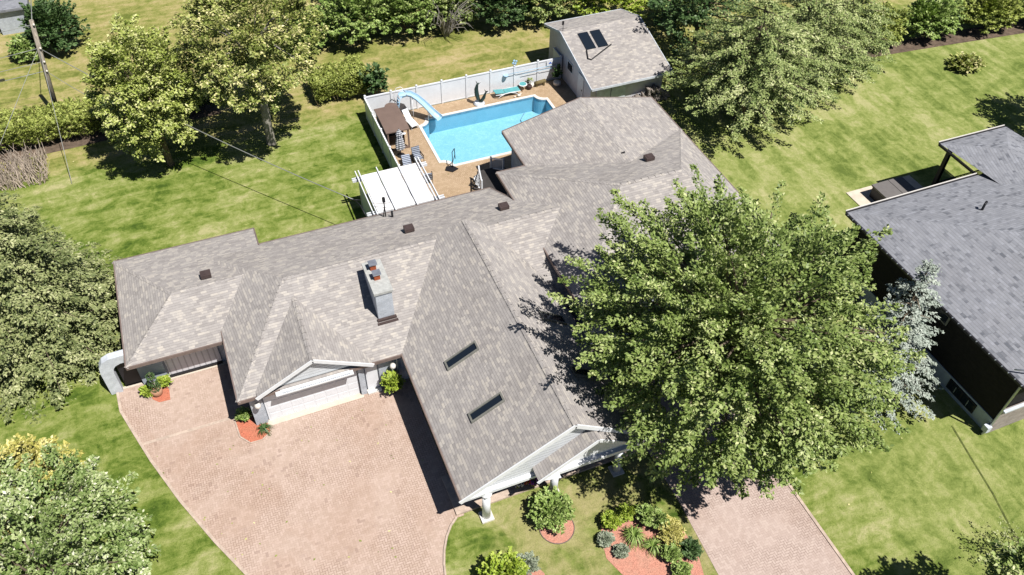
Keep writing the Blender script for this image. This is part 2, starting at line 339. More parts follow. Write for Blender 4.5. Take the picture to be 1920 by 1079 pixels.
# ------------------------------------------------------------------ mesh builder
SPLIT = {'pilaster', 'shadow_block', 'post', 'leg', 'drip_edge', 'soffit', 'gable_trim', 'gable_soffit', 'double_door', 'gutter', 'gutter_lip', 'pane', 'glazing_bar', 'side_panel', 'downspout', 'beam', 'rafter', 'canopy', 'wall', 'porch_beam', 'portico_pediment', 'flashing', 'handrail', 'panel_side', 'fascia', 'body', 'blade', 'insulator', 'collector', 'frame', 'hood', 'rim', 'rail', 'gutter_clip'}
class MB:
    def __init__(s): s.v = []; s.f = []; s.mi = []; s.cur = 0; s.smooth = False; s.sm = []
    def quad(s, pts):
        n = len(s.v); s.v += [tuple(p) for p in pts]; s.f.append(tuple(range(n, n+len(pts)))); s.mi.append(s.cur); s.sm.append(s.smooth)
    def box(s, x0, x1, y0, y1, z0, z1, rot=0.0, c=None):
        P = [(x0, y0, z0), (x1, y0, z0), (x1, y1, z0), (x0, y1, z0), (x0, y0, z1), (x1, y0, z1), (x1, y1, z1), (x0, y1, z1)]
        if rot:
            cx, cy = c or ((x0+x1)/2, (y0+y1)/2); a, b = math.cos(rot), math.sin(rot)
            P = [(cx+(p[0]-cx)*a-(p[1]-cy)*b, cy+(p[0]-cx)*b+(p[1]-cy)*a, p[2]) for p in P]
        n = len(s.v); s.v += P
        for q in ((0, 3, 2, 1), (4, 5, 6, 7), (0, 1, 5, 4), (1, 2, 6, 5), (2, 3, 7, 6), (3, 0, 4, 7)):
            s.f.append(tuple(n+i for i in q)); s.mi.append(s.cur); s.sm.append(False)
        return s
    def beam(s, a, b, wd, ht):
        """rectangular bar from a to b"""
        a = Vector(a); b = Vector(b); d = (b-a).normalized(); sd = d.cross(Vector((0, 0, 1)))
        sd = sd.normalized() if sd.length > 1e-3 else Vector((1, 0, 0)); up = sd.cross(d).normalized()
        P = []
        for c in (a, b):
            for i, j in ((-1, -1), (1, -1), (1, 1), (-1, 1)): P.append(tuple(c + sd*i*wd/2 + up*j*ht/2))
        n = len(s.v); s.v += P
        for q in ((0, 1, 2, 3), (7, 6, 5, 4), (0, 4, 5, 1), (1, 5, 6, 2), (2, 6, 7, 3), (3, 7, 4, 0)):
            s.f.append(tuple(n+i for i in q)); s.mi.append(s.cur); s.sm.append(False)
        return s
    def tube(s, pts, r, seg=8, cap=True):
        pts = [Vector(p) for p in pts]; rs = r if isinstance(r, (list, tuple)) else [r]*len(pts)
        base = len(s.v); up = None
        for i, p in enumerate(pts):
            d = (pts[min(i+1, len(pts)-1)] - pts[max(i-1, 0)]).normalized()
            if up is None: up = Vector((0, 0, 1)) if abs(d.z) < 0.9 else Vector((1, 0, 0))
            sd = d.cross(up).normalized(); up = sd.cross(d).normalized()
            for k in range(seg):
                a = 2*math.pi*k/seg; s.v.append(tuple(p + (sd*math.cos(a)+up*math.sin(a))*rs[i]))
        for i in range(len(pts)-1):
            for k in range(seg):
                k2 = (k+1) % seg
                s.f.append((base+i*seg+k, base+i*seg+k2, base+(i+1)*seg+k2, base+(i+1)*seg+k)); s.mi.append(s.cur); s.sm.append(True)
        if cap:
            s.f.append(tuple(base+k for k in range(seg))[::-1]); s.mi.append(s.cur); s.sm.append(False)
            s.f.append(tuple(base+(len(pts)-1)*seg+k for k in range(seg))); s.mi.append(s.cur); s.sm.append(False)
        return s
    def lathe(s, c, prof, seg=16):
        base = len(s.v)
        for r, z in prof:
            for k in range(seg):
                a = 2*math.pi*k/seg; s.v.append((c[0]+r*math.cos(a), c[1]+r*math.sin(a), c[2]+z))
        for i in range(len(prof)-1):
            for k in range(seg):
                k2 = (k+1) % seg; s.f.append((base+i*seg+k, base+i*seg+k2, base+(i+1)*seg+k2, base+(i+1)*seg+k)); s.mi.append(s.cur); s.sm.append(True)
        s.f.append(tuple(base+k for k in range(seg))[::-1]); s.mi.append(s.cur); s.sm.append(False)
        s.f.append(tuple(base+(len(prof)-1)*seg+k for k in range(seg))); s.mi.append(s.cur); s.sm.append(False)
        return s
    def blob(s, c, r, rg, seg=10, jit=0.12):
        rx, ry, rz = r if isinstance(r, (tuple, list)) else (r, r, r); base = len(s.v); nr = max(4, seg*2//3)
        for i in range(1, nr):
            t = math.pi*i/nr
            for k in range(seg):
                a = 2*math.pi*k/seg; q = 1+rg.uniform(-jit, jit)
                s.v.append((c[0]+rx*q*math.sin(t)*math.cos(a), c[1]+ry*q*math.sin(t)*math.sin(a), c[2]+rz*q*math.cos(t)))
        top = len(s.v); s.v.append((c[0], c[1], c[2]+rz)); s.v.append((c[0], c[1], c[2]-rz))
        for i in range(nr-2):
            for k in range(seg):
                k2 = (k+1) % seg; s.f.append((base+i*seg+k, base+(i+1)*seg+k, base+(i+1)*seg+k2, base+i*seg+k2)); s.mi.append(s.cur); s.sm.append(True)
        for k in range(seg):
            k2 = (k+1) % seg; s.f.append((top, base+k, base+k2)); s.mi.append(s.cur); s.sm.append(True)
            e = base+(nr-2)*seg; s.f.append((top+1, e+k2, e+k)); s.mi.append(s.cur); s.sm.append(True)
        return s
    def poly(s, outer, z, holes=()):
        loops = [[Vector((p[0], p[1], 0)) for p in l] for l in [outer]+list(holes)]
        flat = [p for l in loops for p in l]; n = len(s.v); s.v += [(p.x, p.y, z) for p in flat]
        for t in tessellate_polygon(loops):
            a, b, c = (flat[i] for i in t)
            if (b-a).cross(c-a).z < 0: t = (t[0], t[2], t[1])
            s.f.append(tuple(n+i for i in t)); s.mi.append(s.cur); s.sm.append(False)
        return s
    def slab(s, outer, z0, z1):
        s.poly(outer, z1); m = len(outer)
        ar = sum(outer[i][0]*outer[(i+1) % m][1]-outer[(i+1) % m][0]*outer[i][1] for i in range(m))
        o = outer if ar > 0 else outer[::-1]
        for i in range(m):
            a, b = o[i], o[(i+1) % m]; s.quad([(a[0], a[1], z0), (b[0], b[1], z0), (b[0], b[1], z1), (a[0], a[1], z1)])
        return s
    def islands(s, name=''):
        pr = list(range(len(s.v)))
        def fd(i):
            while pr[i] != i: pr[i] = pr[pr[i]]; i = pr[i]
            return i
        for f in s.f:
            a = fd(f[0])
            for j in f[1:]: pr[fd(j)] = a
        seen = {}
        for i, p in enumerate(s.v):
            key = tuple(round(c, 2) for c in p)
            if key in seen: pr[fd(i)] = fd(seen[key])
            else: seen[key] = i
        g = {}
        for k, f in enumerate(s.f): g.setdefault(fd(f[0]), []).append(k)
        G = []
        for fs in g.values():
            vs = [s.v[j] for k in fs for j in s.f[k]]
            G.append([fs, [min(p[i] for p in vs)-0.03 for i in range(3)], [max(p[i] for p in vs)+0.03 for i in range(3)]])
        ch = name != 'drip_edge'
        while ch:
            ch = False
            for i in range(len(G)):
                for j in range(i+1, len(G)):
                    if all(G[i][1][a] <= G[j][2][a] and G[j][1][a] <= G[i][2][a] for a in range(3)):
                        G[i] = [G[i][0]+G[j][0], [min(G[i][1][a], G[j][1][a]) for a in range(3)], [max(G[i][2][a], G[j][2][a]) for a in range(3)]]; del G[j]; ch = True; break
                if ch: break
        return sorted((sorted(x[0]) for x in G), key=len, reverse=True)
    def build(s, name, mat, parent=None, label=None, cat=None, group=None, kind=None):
        if kind is None and parent is not None and name in SPLIT:
            isl = s.islands(name)
            if len(isl) > 1:
                first = None
                for fs in isl:
                    m = MB(); mp = {}
                    for k in fs:
                        for j in s.f[k]:
                            if j not in mp: mp[j] = len(m.v); m.v.append(s.v[j])
                        m.f.append(tuple(mp[j] for j in s.f[k])); m.mi.append(s.mi[k]); m.sm.append(s.sm[k])
                    o = m._build(name, mat, parent, label)
                    first = first or o
                return first
        return s._build(name, mat, parent, label, cat, group, kind)
    def _build(s, name, mat, parent=None, label=None, cat=None, group=None, kind=None):
        me = bpy.data.meshes.new(name); off = Vector(parent.location) if parent is not None else Vector((0, 0, 0))
        if parent is not None and parent.parent is not None and parent.type == 'MESH': off = Vector((0, 0, 0))
        if parent is not None: off = world_off(parent)
        me.from_pydata([(p[0]-off.x, p[1]-off.y, p[2]-off.z) for p in s.v], [], s.f)
        me.polygons.foreach_set('use_smooth', s.sm)
        mats = mat if isinstance(mat, (list, tuple)) else [mat]
        for m in mats: me.materials.append(m)
        me.polygons.foreach_set('material_index', s.mi)
        uvl = me.uv_layers.new(name='UVMap'); data = np.zeros(len(me.loops)*2, dtype=np.float32)
        for p in me.polygons:
            n = p.normal; u = Vector((0, 0, 1)).cross(n)
            u = u.normalized() if u.length > 1e-3 else Vector((1, 0, 0)); vv = n.cross(u).normalized()
            for li in p.loop_indices:
                co = me.vertices[me.loops[li].vertex_index].co + off; data[li*2] = co.dot(u); data[li*2+1] = co.dot(vv)
        uvl.data.foreach_set('uv', data); me.update()
        o = bpy.data.objects.new(name, me); COL.objects.link(o)
        if parent is not None: o.parent = parent
        return tag(o, label, cat, group, kind)

def world_off(o):
    v = Vector((0, 0, 0))
    while o is not None: v = v + Vector(o.location); o = o.parent
    return v
def tag(o, label=None, cat=None, group=None, kind=None):
    if label: o['label'] = label
    if cat: o['category'] = cat
    if group: o['group'] = group
    if kind: o['kind'] = kind
    return o
def thing(name, loc, label, cat, group=None):
    o = bpy.data.objects.new(name, None); COL.objects.link(o); o.location = loc; o.empty_display_size = 0.2
    return tag(o, label, cat, group)
def copy_tree(o, parent=None):
    c = o.copy(); COL.objects.link(c); c.parent = parent
    for ch in list(o.children): copy_tree(ch, c)
    return c
def B(*a, **k): return MB().box(*a, **k)

# ------------------------------------------------------------------ ground, drives, patio, pool
def arc(cx, cy, r, a0, a1, n=7): return [(cx+r*math.cos(math.radians(a0+(a1-a0)*i/(n-1))), cy+r*math.sin(math.radians(a0+(a1-a0)*i/(n-1)))) for i in range(n)]
X0, X1, Y0, Y1, sr = 13.62, 23.40, 44.50, 50.22, 0.72
def pool_loop(d):
    x0, x1, y0, y1, r = X0-d, X1+d, Y0-d, Y1+d, sr
    return arc(x0, y0, r, 90, 0) + arc(x1, y0, r, 180, 90) + arc(x1, y1, r, 270, 180) + arc(x0, y1, r, 360, 270)
MB().poly([(-900, -900), (900, -900), (900, 900), (-900, 900)], 0.0, [[(13, 44), (24, 44), (24, 50.8), (13, 50.8)]]).build('lawn', M['grass'], kind='structure')
patio = [(10.32, 40.3), (11.5, 37.3), (25.8, 37.3), (25.8, 51.78), (10.32, 51.78)]
MB().poly(patio, 0.03, [pool_loop(0.20)]).build('patio', M['patio'], kind='structure')
def bounded(name, poly, mat, z, kerb=None, kw=0.14):
    MB().poly(poly, z).build(name, mat, kind='structure')
    if kerb:
        m = MB()
        for a, b in zip(kerb[:-1], kerb[1:]): m.beam((a[0], a[1], z-0.01), (b[0], b[1], z-0.01), kw, 0.12)
        m.build('kerb', M['kerb'], kind='structure')
curve = [(5.62, 19.30), (5.25, 19.02), (4.88, 18.55), (4.56, 17.95), (4.33, 17.3), (4.17, 16.6), (4.08, 15.8), (4.02, 14.8), (4.0, 13.0), (4.3, 5.0), (4.6, -24.0)]
lefte = [(-8.45, 32.75), (-8.38, 31.3), (-7.95, 29.9), (-7.25, 27.7), (-6.2, 24.9), (-5.0, 22.2), (-3.9, 20.0), (-2.0, 16.0), (-1.2, 12.0), (-0.9, 7.0), (-0.8, -24.0)]
drive = lefte + curve[::-1] + [(6.0, 19.30), (6.0, 28.2), (-2.2, 28.2), (-2.2, 32.75)]
bounded('driveway', drive, M['paver'], 0.016, lefte)
mk = MB()
for a, b in zip(curve[:-1], curve[1:]): mk.beam((a[0], a[1], 0.03), (b[0], b[1], 0.03), 0.09, 0.1)
mk.build('kerb', M['kerb'], kind='structure')
rd = [(15.72, 18.2), (15.75, 16.2), (15.55, 12.0), (15.5, -24.0), (21.15, -24.0), (21.15, 15.5), (21.1, 23.8), (15.72, 23.8)]
bounded('side_driveway', rd, M['paver_grey'], 0.016, [(21.2, -24.0), (21.2, 15.5), (21.15, 23.8)])
MB().slab([(5.66, 19.40), (15.7, 19.40), (15.7, 21.6), (5.66, 21.6)], 0.0, 0.12).build('porch_floor', M['kerb'], kind='structure')
MB().poly([(-8.42, 32.72), (-7.0, 32.72), (-6.9, 32.5), (-2.3, 32.5), (-2.3, 32.74), (-8.42, 32.9)], 0.03).build('threshold_strip', M['concrete'], kind='structure')
# paver seam where the parking bay meets the drive
MB().poly([(-7.55, 28.75), (-2.75, 28.75), (-2.75, 28.92), (-7.6, 28.92)], 0.021).build('paver_band', M['kerb'], kind='structure')
MB().poly([(-1.55, 27.62), (3.45, 27.66), (3.45, 28.0), (-1.55, 28.0)], 0.024).build('garage_apron', M['concrete'], kind='structure')

MB().poly([(-300, -34), (300, -34), (300, -24), (-300, -24)], 0.008).build('road', M['asphalt'], kind='structure')
pool = thing('swimming_pool', (18.5, 47.3, 0), 'turquoise swimming pool with white coping and scalloped corners', 'swimming pool')
co = MB().poly(pool_loop(0.20), 0.075, [pool_loop(0.0)])
a, b = pool_loop(0.20), pool_loop(0.0)
for L, rev in ((a, 1), (b, 0)):
    for i in range(len(L)):
        p, q = L[i], L[(i+1) % len(L)]
        if rev: p, q = q, p
        co.quad([(p[0], p[1], -0.05), (p[0], p[1], 0.075), (q[0], q[1], 0.075), (q[0], q[1], -0.05)])
co.build('coping', M['coping'], pool)
wl = MB(); L = pool_loop(-0.002)
for i in range(len(L)):
    p, q = L[i], L[(i+1) % len(L)]; wl.quad([(p[0], p[1], -1.35), (q[0], q[1], -1.35), (q[0], q[1], 0.03), (p[0], p[1], 0.03)])
wl.build('wall', M['basin'], pool)
tl = MB(); L2 = pool_loop(-0.006)
for i in range(len(L2)):
    p, q = L2[i], L2[(i+1) % len(L2)]; tl.quad([(p[0], p[1], -0.16), (q[0], q[1], -0.16), (q[0], q[1], 0.02), (p[0], p[1], 0.02)])
tl.build('tile_line', worn('blue_tile', (0.12, 0.28, 0.42), 0.3, var=0.3, scale=6), pool)
MB().poly(pool_loop(0.0), -1.25).build('floor', M['floor'], pool)
MB().poly(pool_loop(-0.001), -0.10).build('water', M['water'], pool, kind=None)

# ------------------------------------------------------------------ houses
def roof_block(top, eaves, m_roof, m_trim, drop=0.17, white=None):
    """adds sloping faces (top) to m_roof and a fascia strip under each eave edge to m_trim"""
    for f in top: m_roof.quad(f)
    for a, b in eaves:
        a = Vector(a); b = Vector(b); d = (b-a).normalized(); n = Vector((d.y, -d.x, 0)).normalized()*0.035
        for p0, p1, z0, z1 in ((a+n, b+n, 0.025, -drop),):
            m_trim.quad([(p0.x, p0.y, p0.z-drop), (p1.x, p1.y, p1.z-drop), (p1.x, p1.y, p1.z+z0), (p0.x, p0.y, p0.z+z0)])
            m_trim.quad([(p0.x, p0.y, p0.z+z0), (p1.x, p1.y, p1.z+z0), (b.x-n.x, b.y-n.y, b.z+z0), (a.x-n.x, a.y-n.y, a.z+z0)])

house = thing('bungalow', (8, 30, 0), 'sprawling bungalow with mottled taupe shingle roof and attached garages', 'house')
rf = MB(); tr = MB(); wt = MB()
# L: left garage wing
LF = 31.63; LR = 39.75
l = dict(fl=(-7.33, LF, 2.7), fr=(0.42, LF, 2.7), rr=(0.42, LR, 2.7), rl=(-7.32, LR, 2.7), a=(-4.45, 34.75, 3.94), b=(0.42, 34.8, 3.94))
roof_block([[l['fl'], l['fr'], l['b'], l['a']], [l['rr'], l['rl'], l['a'], l['b']], [l['rl'], l['fl'], l['a']]],
           [(l['fl'], (-2.6, LF, 2.7)), (l['rr'], l['rl']), (l['rl'], l['fl']), ((0.42, 37.6, 3.24), l['rr'])], rf, tr)
# M: main wing
m_ = dict(fl=(-2.55, 27.5, 2.7), fr=(15.3, 27.5, 2.7), b=(17.3, 32.87, 4.8), a=(1.08, 32.87, 4.8), rl=(-2.55, 37.75, 3.17), r1=(14.38, 37.75, 3.17), r2=(14.95, 35.3, 3.99), r3=(17.3, 35.3, 3.99))
roof_block([[m_['fl'], m_['fr'], m_['b'], m_['a']], [m_['a'], m_['b'], m_['r3'], m_['r2'], m_['r1'], m_['rl']], [m_['rl'], m_['fl'], m_['a']]],
           [((-2.55, 27.5, 2.7), (-0.5, 27.5, 2.7)), ((2.95, 27.5, 2.7), (5.6, 27.5, 2.7)), ((-2.55, 32.4, 2.905), m_['fl']), (m_['r1'], (0.42, 37.75, 3.17)), (m_['r2'], m_['r1'])], rf, tr)
# small gable over the garage door
gD = [(1.30, 27.35, 4.38), (1.34, 31.95, 4.38)]
rf.quad([(-1.62, 27.35, 2.80), (1.30, 27.35, 4.38), (1.34, 32.0, 4.38), (-1.62, 27.75, 2.80)][::1])
rf.quad([(1.30, 27.35, 4.38), (4.10, 27.35, 2.80), (4.10, 27.75, 2.80), (1.34, 32.0, 4.38)])
# F: front gable wing with the two skylights
FY = 18.57; RX, RZ = 11.0, 5.70
fL0 = (5.65, FY, 2.70); fL1 = (5.65, 33.2, 2.70); fP0 = (RX, FY, RZ); fP1 = (RX, 32.86, RZ); fR0 = (14.6, FY, 3.20); fR1 = (14.6, 33.2, 3.20)
roof_block([[fL1, fL0, fP0, (RX, 32.86, RZ), (9.3, 33.2, 4.74)], [fR0, fR1, (12.8, 33.2, 4.45), (RX, 32.86, RZ), fP0], [(9.3, 33.2, 4.74), (RX, 32.86, RZ), (12.8, 33.2, 4.45)]],
           [((5.65, 27.9, 2.7), fL0), (fR0, (14.6, 29.3, 3.2))], rf, tr)
# H: raised wing with hip roof, R: rear gable wing
h = dict(rl=(14.90, 38.02, 4.0), rr=(27.60, 37.98, 4.0), fr=(27.60, 26.0, 4.0), fl=(14.90, 26.0, 4.0), a=(20.0, 32.0, 6.2), b=(23.85, 32.0, 6.12))
roof_block([[h['fl'], h['fr'], h['b'], h['a']], [h['rr'], h['rl'], h['a'], h['b']], [h['rl'], h['fl'], h['a']], [h['fr'], h['rr'], h['b']]],
           [(h['fl'], h['fr']), (h['fr'], h['rr']), ((16.7, 38.02, 4.0), h['rl']), (h['rl'], h['fl'])], rf, tr)
r_ = dict(rl=(16.75, 41.78, 4.0), l2=(16.75, 37.7, 4.0), p=(22.2, 41.85, 5.2), p2=(22.2, 34.2, 5.2), rr=(27.6, 41.82, 4.0), r2=(27.6, 37.9, 4.0))
roof_block([[r_['rl'], r_['l2'], (18.5, 34.2, 4.38), r_['p2'], r_['p']], [r_['p'], r_['p2'], (25.5, 34.2, 4.45), r_['r2'], r_['rr']]],
           [(r_['rl'], (16.75, 37.9, 4.0)), ((27.6, 37.95, 4.0), r_['rr'])], rf, tr)
for p, q in ((r_['p'], r_['rl']), (r_['rr'], r_['p'])): tr.beam((p[0], p[1]+0.03, p[2]-0.06), (q[0], q[1]+0.03, q[2]-0.06), 0.05, 0.16)
roof = rf.build('roof', M['roof'], house)
# ridge and hip caps: overlapping cap shingles laid as short tilted pieces
def caps(a, b, wd=0.26, seg=0.42):
    cap = MB()
    a = Vector(a); b = Vector(b); n = max(1, int((b-a).length/seg)); d = (b-a).normalized(); sd = d.cross(Vector((0, 0, 1))).normalized()
    for i in range(n):
        p = a+(b-a)*(i/n); q = a+(b-a)*((i+1)/n)
        dz = Vector((0, 0, 0.035)); dz2 = Vector((0, 0, 0.012)); s_ = sd*wd/2; e = Vector((0, 0, -0.055))
        cap.quad([p+dz, q+dz2, q+dz2+s_+e, p+dz+s_+e][::-1]); cap.quad([p+dz, p+dz-s_+e, q+dz2-s_+e, q+dz2][::-1])
    cap._build('ridge_cap', M['roof'], roof)
for a, b in ((l['a'], (-0.4, 34.8, 3.94)), (l['fl'], l['a']), (l['rl'], l['a']), (m_['fl'], m_['a']), (m_['a'], (9.2, 32.87, 4.8)), ((13.0, 32.87, 4.8), (16.7, 32.87, 4.8)),
             (fP0, fP1), (gD[0], gD[1]), (h['rl'], h['a']), (h['fl'], h['a']), (h['a'], h['b']), (h['rr'], h['b']), (h['fr'], h['b']), (r_['p'], (22.2, 35.0, 5.2))): caps(a, b)
tr.build('drip_edge', M['trim_brown'], house)
# walls
wm = MB()
wm.quad([(-6.95, 39.3, 0), (-6.95, 32.72, 0), (-6.95, 32.72, 2.85), (-6.95, 39.3, 2.85)])
wm.box(-6.95, -2.2, 32.75, 39.3, 0, 2.62)
wm.box(-2.10, 5.7, 28.05, 37.2, 0, 2.62)
wm.box(5.65, 14.9, 28.0, 37.2, 0, 2.60)
wm.box(6.15, 14.1, 20.6, 28.2, 0, 2.62)
wm.box(15.4, 27.15, 26.5, 37.5, 0, 3.9); wm.box(17.25, 27.1, 37.4, 41.35, 0, 3.9)
wm.quad([(17.25, 41.35, 3.9), (27.1, 41.35, 3.9), (22.2, 41.35, 5.05)][::-1])
wm.build('wall', M['wall'], house)
sf = MB()    # soffits
for x0, x1, y0, y1, z in ((-7.3, -2.5, 31.66, 32.8, 2.56), (-7.3, -6.9, 32.7, 39.7, 2.56), (-7.3, 0.4, 39.2, 39.72, 2.56), (-2.5, 5.7, 27.53, 28.1, 2.56), (-2.5, -2.0, 28, 31.6, 2.56), (5.68, 6.2, 18.9, 28, 2.56),
                          (14.93, 15.5, 26.05, 38.0, 3.86), (15.4, 27.55, 26.05, 26.6, 3.86), (27.1, 27.55, 26.5, 41.7, 3.86), (16.78, 17.3, 38.1, 41.7, 3.86), (14.95, 17.2, 37.4, 38.0, 3.86), (0.4, 14.4, 37.1, 37.7, 2.6)):
    sf.box(x0, x1, y0, y1, z-0.02, z)
sf.build('soffit', M['vinyl'], house)
# left garage door in shade, shade-coloured side panel, black boxes for the dark below and in the arch
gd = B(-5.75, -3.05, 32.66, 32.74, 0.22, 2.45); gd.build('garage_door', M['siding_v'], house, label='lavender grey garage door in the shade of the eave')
dk = MB(); dk.box(-5.75, -3.05, 32.60, 32.73, 0.0, 0.2); dk.box(-8.0, -7.15, 32.9, 33.1, 0, 2.3); dk.build('shadow_block', M['dark'], house, label='black box standing in for shade at the left garage door and arch')  # solid black boxes painted as shade under the door and behind the arch
MB().box(-7.1, -5.85, 32.60, 32.70, 0, 2.5).build('side_panel', M['stucco_blue'], house, label='wall panel in blue grey shade colour beside the left garage door')
# front garage: door, pilasters, gable
door = B(-1.42, 3.32, 27.98, 28.03, 0.02, 2.12); gdoor = door.build('garage_door', M['vinyl'], house, label='wide white panelled garage door under the small gable')
pn = MB()
for r in range(4):
    for c in range(8):
        x = -1.32+c*0.585; z = 0.10+r*0.51; pn.box(x, x+0.5, 27.97, 27.985, z, z+0.4)
pn.build('panel', M['vinyl'], gdoor)
pil = MB(); pil.box(-2.08, -1.48, 27.9, 28.1, 0, 2.5); pil.box(3.38, 3.68, 27.82, 28.1, 0, 2.55); pil.box(4.46, 5.2, 27.93, 28.1, 0, 2.5); pil.build('pilaster', M['wall'], house)
B(3.76, 4.38, 27.96, 28.03, 0.14, 2.1).build('door', M['vinyl'], house, label='narrow white door right of the wide garage door')
B(3.70, 4.44, 27.7, 28.0, 0.02, 0.12).build('door_step', M['coping'], house)
gb = MB()
gb.quad([(-1.15, 27.62, 2.84), (3.7, 27.62, 2.84), (1.3, 27.62, 4.22)]); gb.build('gable_siding', M['siding'], house)
gt = MB()
for a, b in (((-1.66, 27.33, 2.72), (1.30, 27.33, 4.31)), ((1.30, 27.33, 4.31), (4.15, 27.33, 2.72))): gt.beam(a, b, 0.05, 0.20)
gt.box(-0.75, 3.1, 27.22, 27.62, 2.60, 2.68); gt.box(-0.6, 2.95, 27.3, 27.6, 2.46, 2.6)
gt.build('gable_trim', M['white'], house)
gs = MB(); gs.quad([(-1.62, 27.36, 2.68), (1.30, 27.36, 4.25), (1.30, 27.62, 4.25), (-1.62, 27.62, 2.68)]); gs.quad([(1.30, 27.36, 4.25), (4.1, 27.36, 2.68), (4.1, 27.62, 2.68), (1.30, 27.62, 4.25)]); gs.build('gable_soffit', M['stone'], house)
# scalloped drip line below the small gable
sc_ = MB(); sc_.box(-0.42, 2.95, 27.275, 27.30, 2.685, 2.74)
for i in range(34): x = -0.42+i*0.1; sc_.box(x, x+0.05, 27.24, 27.28, 2.685, 2.74)
sc_.build('dentil_strip', M['stone'], house)
# porch gable of the front wing
GY = 18.82
pg = MB(); pg.quad([(5.9, GY, 2.62), (14.3, GY, 2.62), (14.3, GY, 3.28), (11.0, GY, 5.55), (5.9, GY, 2.75)]); pg.build('gable_siding', M['siding'], house, label='white lap siding of the front porch gable')
pt = MB()
pt.beam((5.60, FY-0.03, 2.60), (11.0, FY-0.03, 5.62), 0.06, 0.22); pt.beam((11.0, FY-0.03, 5.62), (14.68, FY-0.03, 3.08), 0.06, 0.22)
pt.box(5.7, 10.4, 18.68, 19.02, 2.28, 2.60); pt.box(10.3, 14.2, 18.66, 19.02, 2.12, 2.5); pt.box(5.68, 7.1, 18.6, 19.1, 2.50, 2.56)
pt.build('porch_beam', M['white'], house)
ps = MB(); ps.quad([(5.7, FY, 2.57), (11.0, FY, 5.52), (11.0, GY, 5.52), (5.7, GY, 2.57)]); ps.quad([(11.0, FY, 5.52), (14.6, FY, 3.02), (14.6, GY, 3.02), (11.0, GY, 5.52)])
ps.quad([(5.68, 18.62, 2.55), (14.5, 18.62, 2.55), (14.5, 20.8, 2.55), (5.68, 20.8, 2.55)][::-1]); ps.build('soffit', M['stone'], house)
# little portico gable in front
pr = MB(); pa = (11.95, 18.05, 4.75); pl = (9.15, 18.05, 3.0); pz = (14.6, 18.05, 3.0)
pr.quad([pl, pa, (11.95, GY+0.05, 4.75), (9.15, GY+0.05, 3.0)]); pr.quad([pa, pz, (14.6, GY+0.05, 3.0), (11.95, GY+0.05, 4.75)]); pr.build('portico_roof', M['roof'], house)
pw = MB(); pw.beam((9.10, 18.03, 2.92), (11.95, 18.03, 4.70), 0.05, 0.17); pw.beam((11.95, 18.03, 4.70), (14.66, 18.03, 2.92), 0.05, 0.17)
pw.quad([(9.9, 18.62, 2.45), (14.15, 18.62, 2.45), (14.2, 18.62, 3.2), (11.95, 18.62, 4.62), (9.9, 18.62, 3.4)]); pw.box(10.1, 14.0, 18.4, 18.75, 2.35, 2.55)
pw.quad([(9.2, 18.1, 2.9), (10.3, 18.1, 2.55), (10.3, 19.0, 2.55), (9.2, 19.0, 2.9)])
pw.build('portico_pediment', M['white'], house)
# porch columns with capitals and square bases
def column(x):
    c = MB().lathe((x, 18.85, 0), [(0.20, 0.1), (0.185, 2.0)], 20).build('column', M['white'], house)
    B(x-0.30, x+0.30, 18.55, 19.15, 0.0, 0.11).build('base', M['coping'], c); MB().lathe((x, 18.85, 0), [(0.19, 1.98), (0.27, 2.08), (0.27, 2.16), (0.2, 2.2), (0.2, 2.4)], 16).build('capital', M['white'], c)
for x in (6.94, 10.36, 13.74): column(x)
# downspouts
ds = MB(); ds.tube([(5.45, 27.75, 2.5), (5.45, 27.9, 2.2), (5.45, 27.9, 0.1)], 0.045, 8); ds.build('downspout', M['vinyl'], house)
# skylights
def skylight(x0, x1, y0, y1, side, lab):
    zf = (lambda x: 2.70+(x-5.65)*(3.0/5.35)) if side > 0 else (lambda x: 5.70-(x-11.0)*(2.5/3.6))
    fr = MB(); t = 0.12
    def pr_(xa, xb, ya, yb, lo, hi):
        n = len(fr.v); fr.v += [(x, y, zf(x)+o) for o in (lo, hi) for x, y in ((xa, ya), (xb, ya), (xb, yb), (xa, yb))]
        for q in ((4, 5, 6, 7), (0, 1, 5, 4), (1, 2, 6, 5), (2, 3, 7, 6), (3, 0, 4, 7)): fr.f.append(tuple(n+i for i in q)); fr.mi.append(0); fr.sm.append(False)
    w_ = 0.075
    pr_(x0, x1, y0, y0+w_, -0.05, t); pr_(x0, x1, y1-w_, y1, -0.05, t); pr_(x0, x0+w_, y0+w_, y1-w_, -0.05, t); pr_(x1-w_, x1, y0+w_, y1-w_, -0.05, t)
    o = fr.build('skylight', M['frame'], house, label=lab)
    g = MB(); g.quad([(x0+w_, y0+w_, zf(x0+w_)+0.05), (x1-w_, y0+w_, zf(x1-w_)+0.05), (x1-w_, y1-w_, zf(x1-w_)+0.05), (x0+w_, y1-w_, zf(x0+w_)+0.05)]); g.build('pane', M['glass'], o)
skylight(7.27, 8.90, 24.93, 25.50, 1, 'upper skylight on the left slope of the front wing'); skylight(7.29, 8.92, 21.62, 22.16, 1, 'lower skylight on the left slope, nearest the porch')
skylight(12.45, 14.0, 21.7, 22.3, -1, 'skylight in tree shade on the right slope near the porch'); skylight(12.5, 13.9, 25.5, 26.1, -1, 'skylight in tree shade high on the right slope')
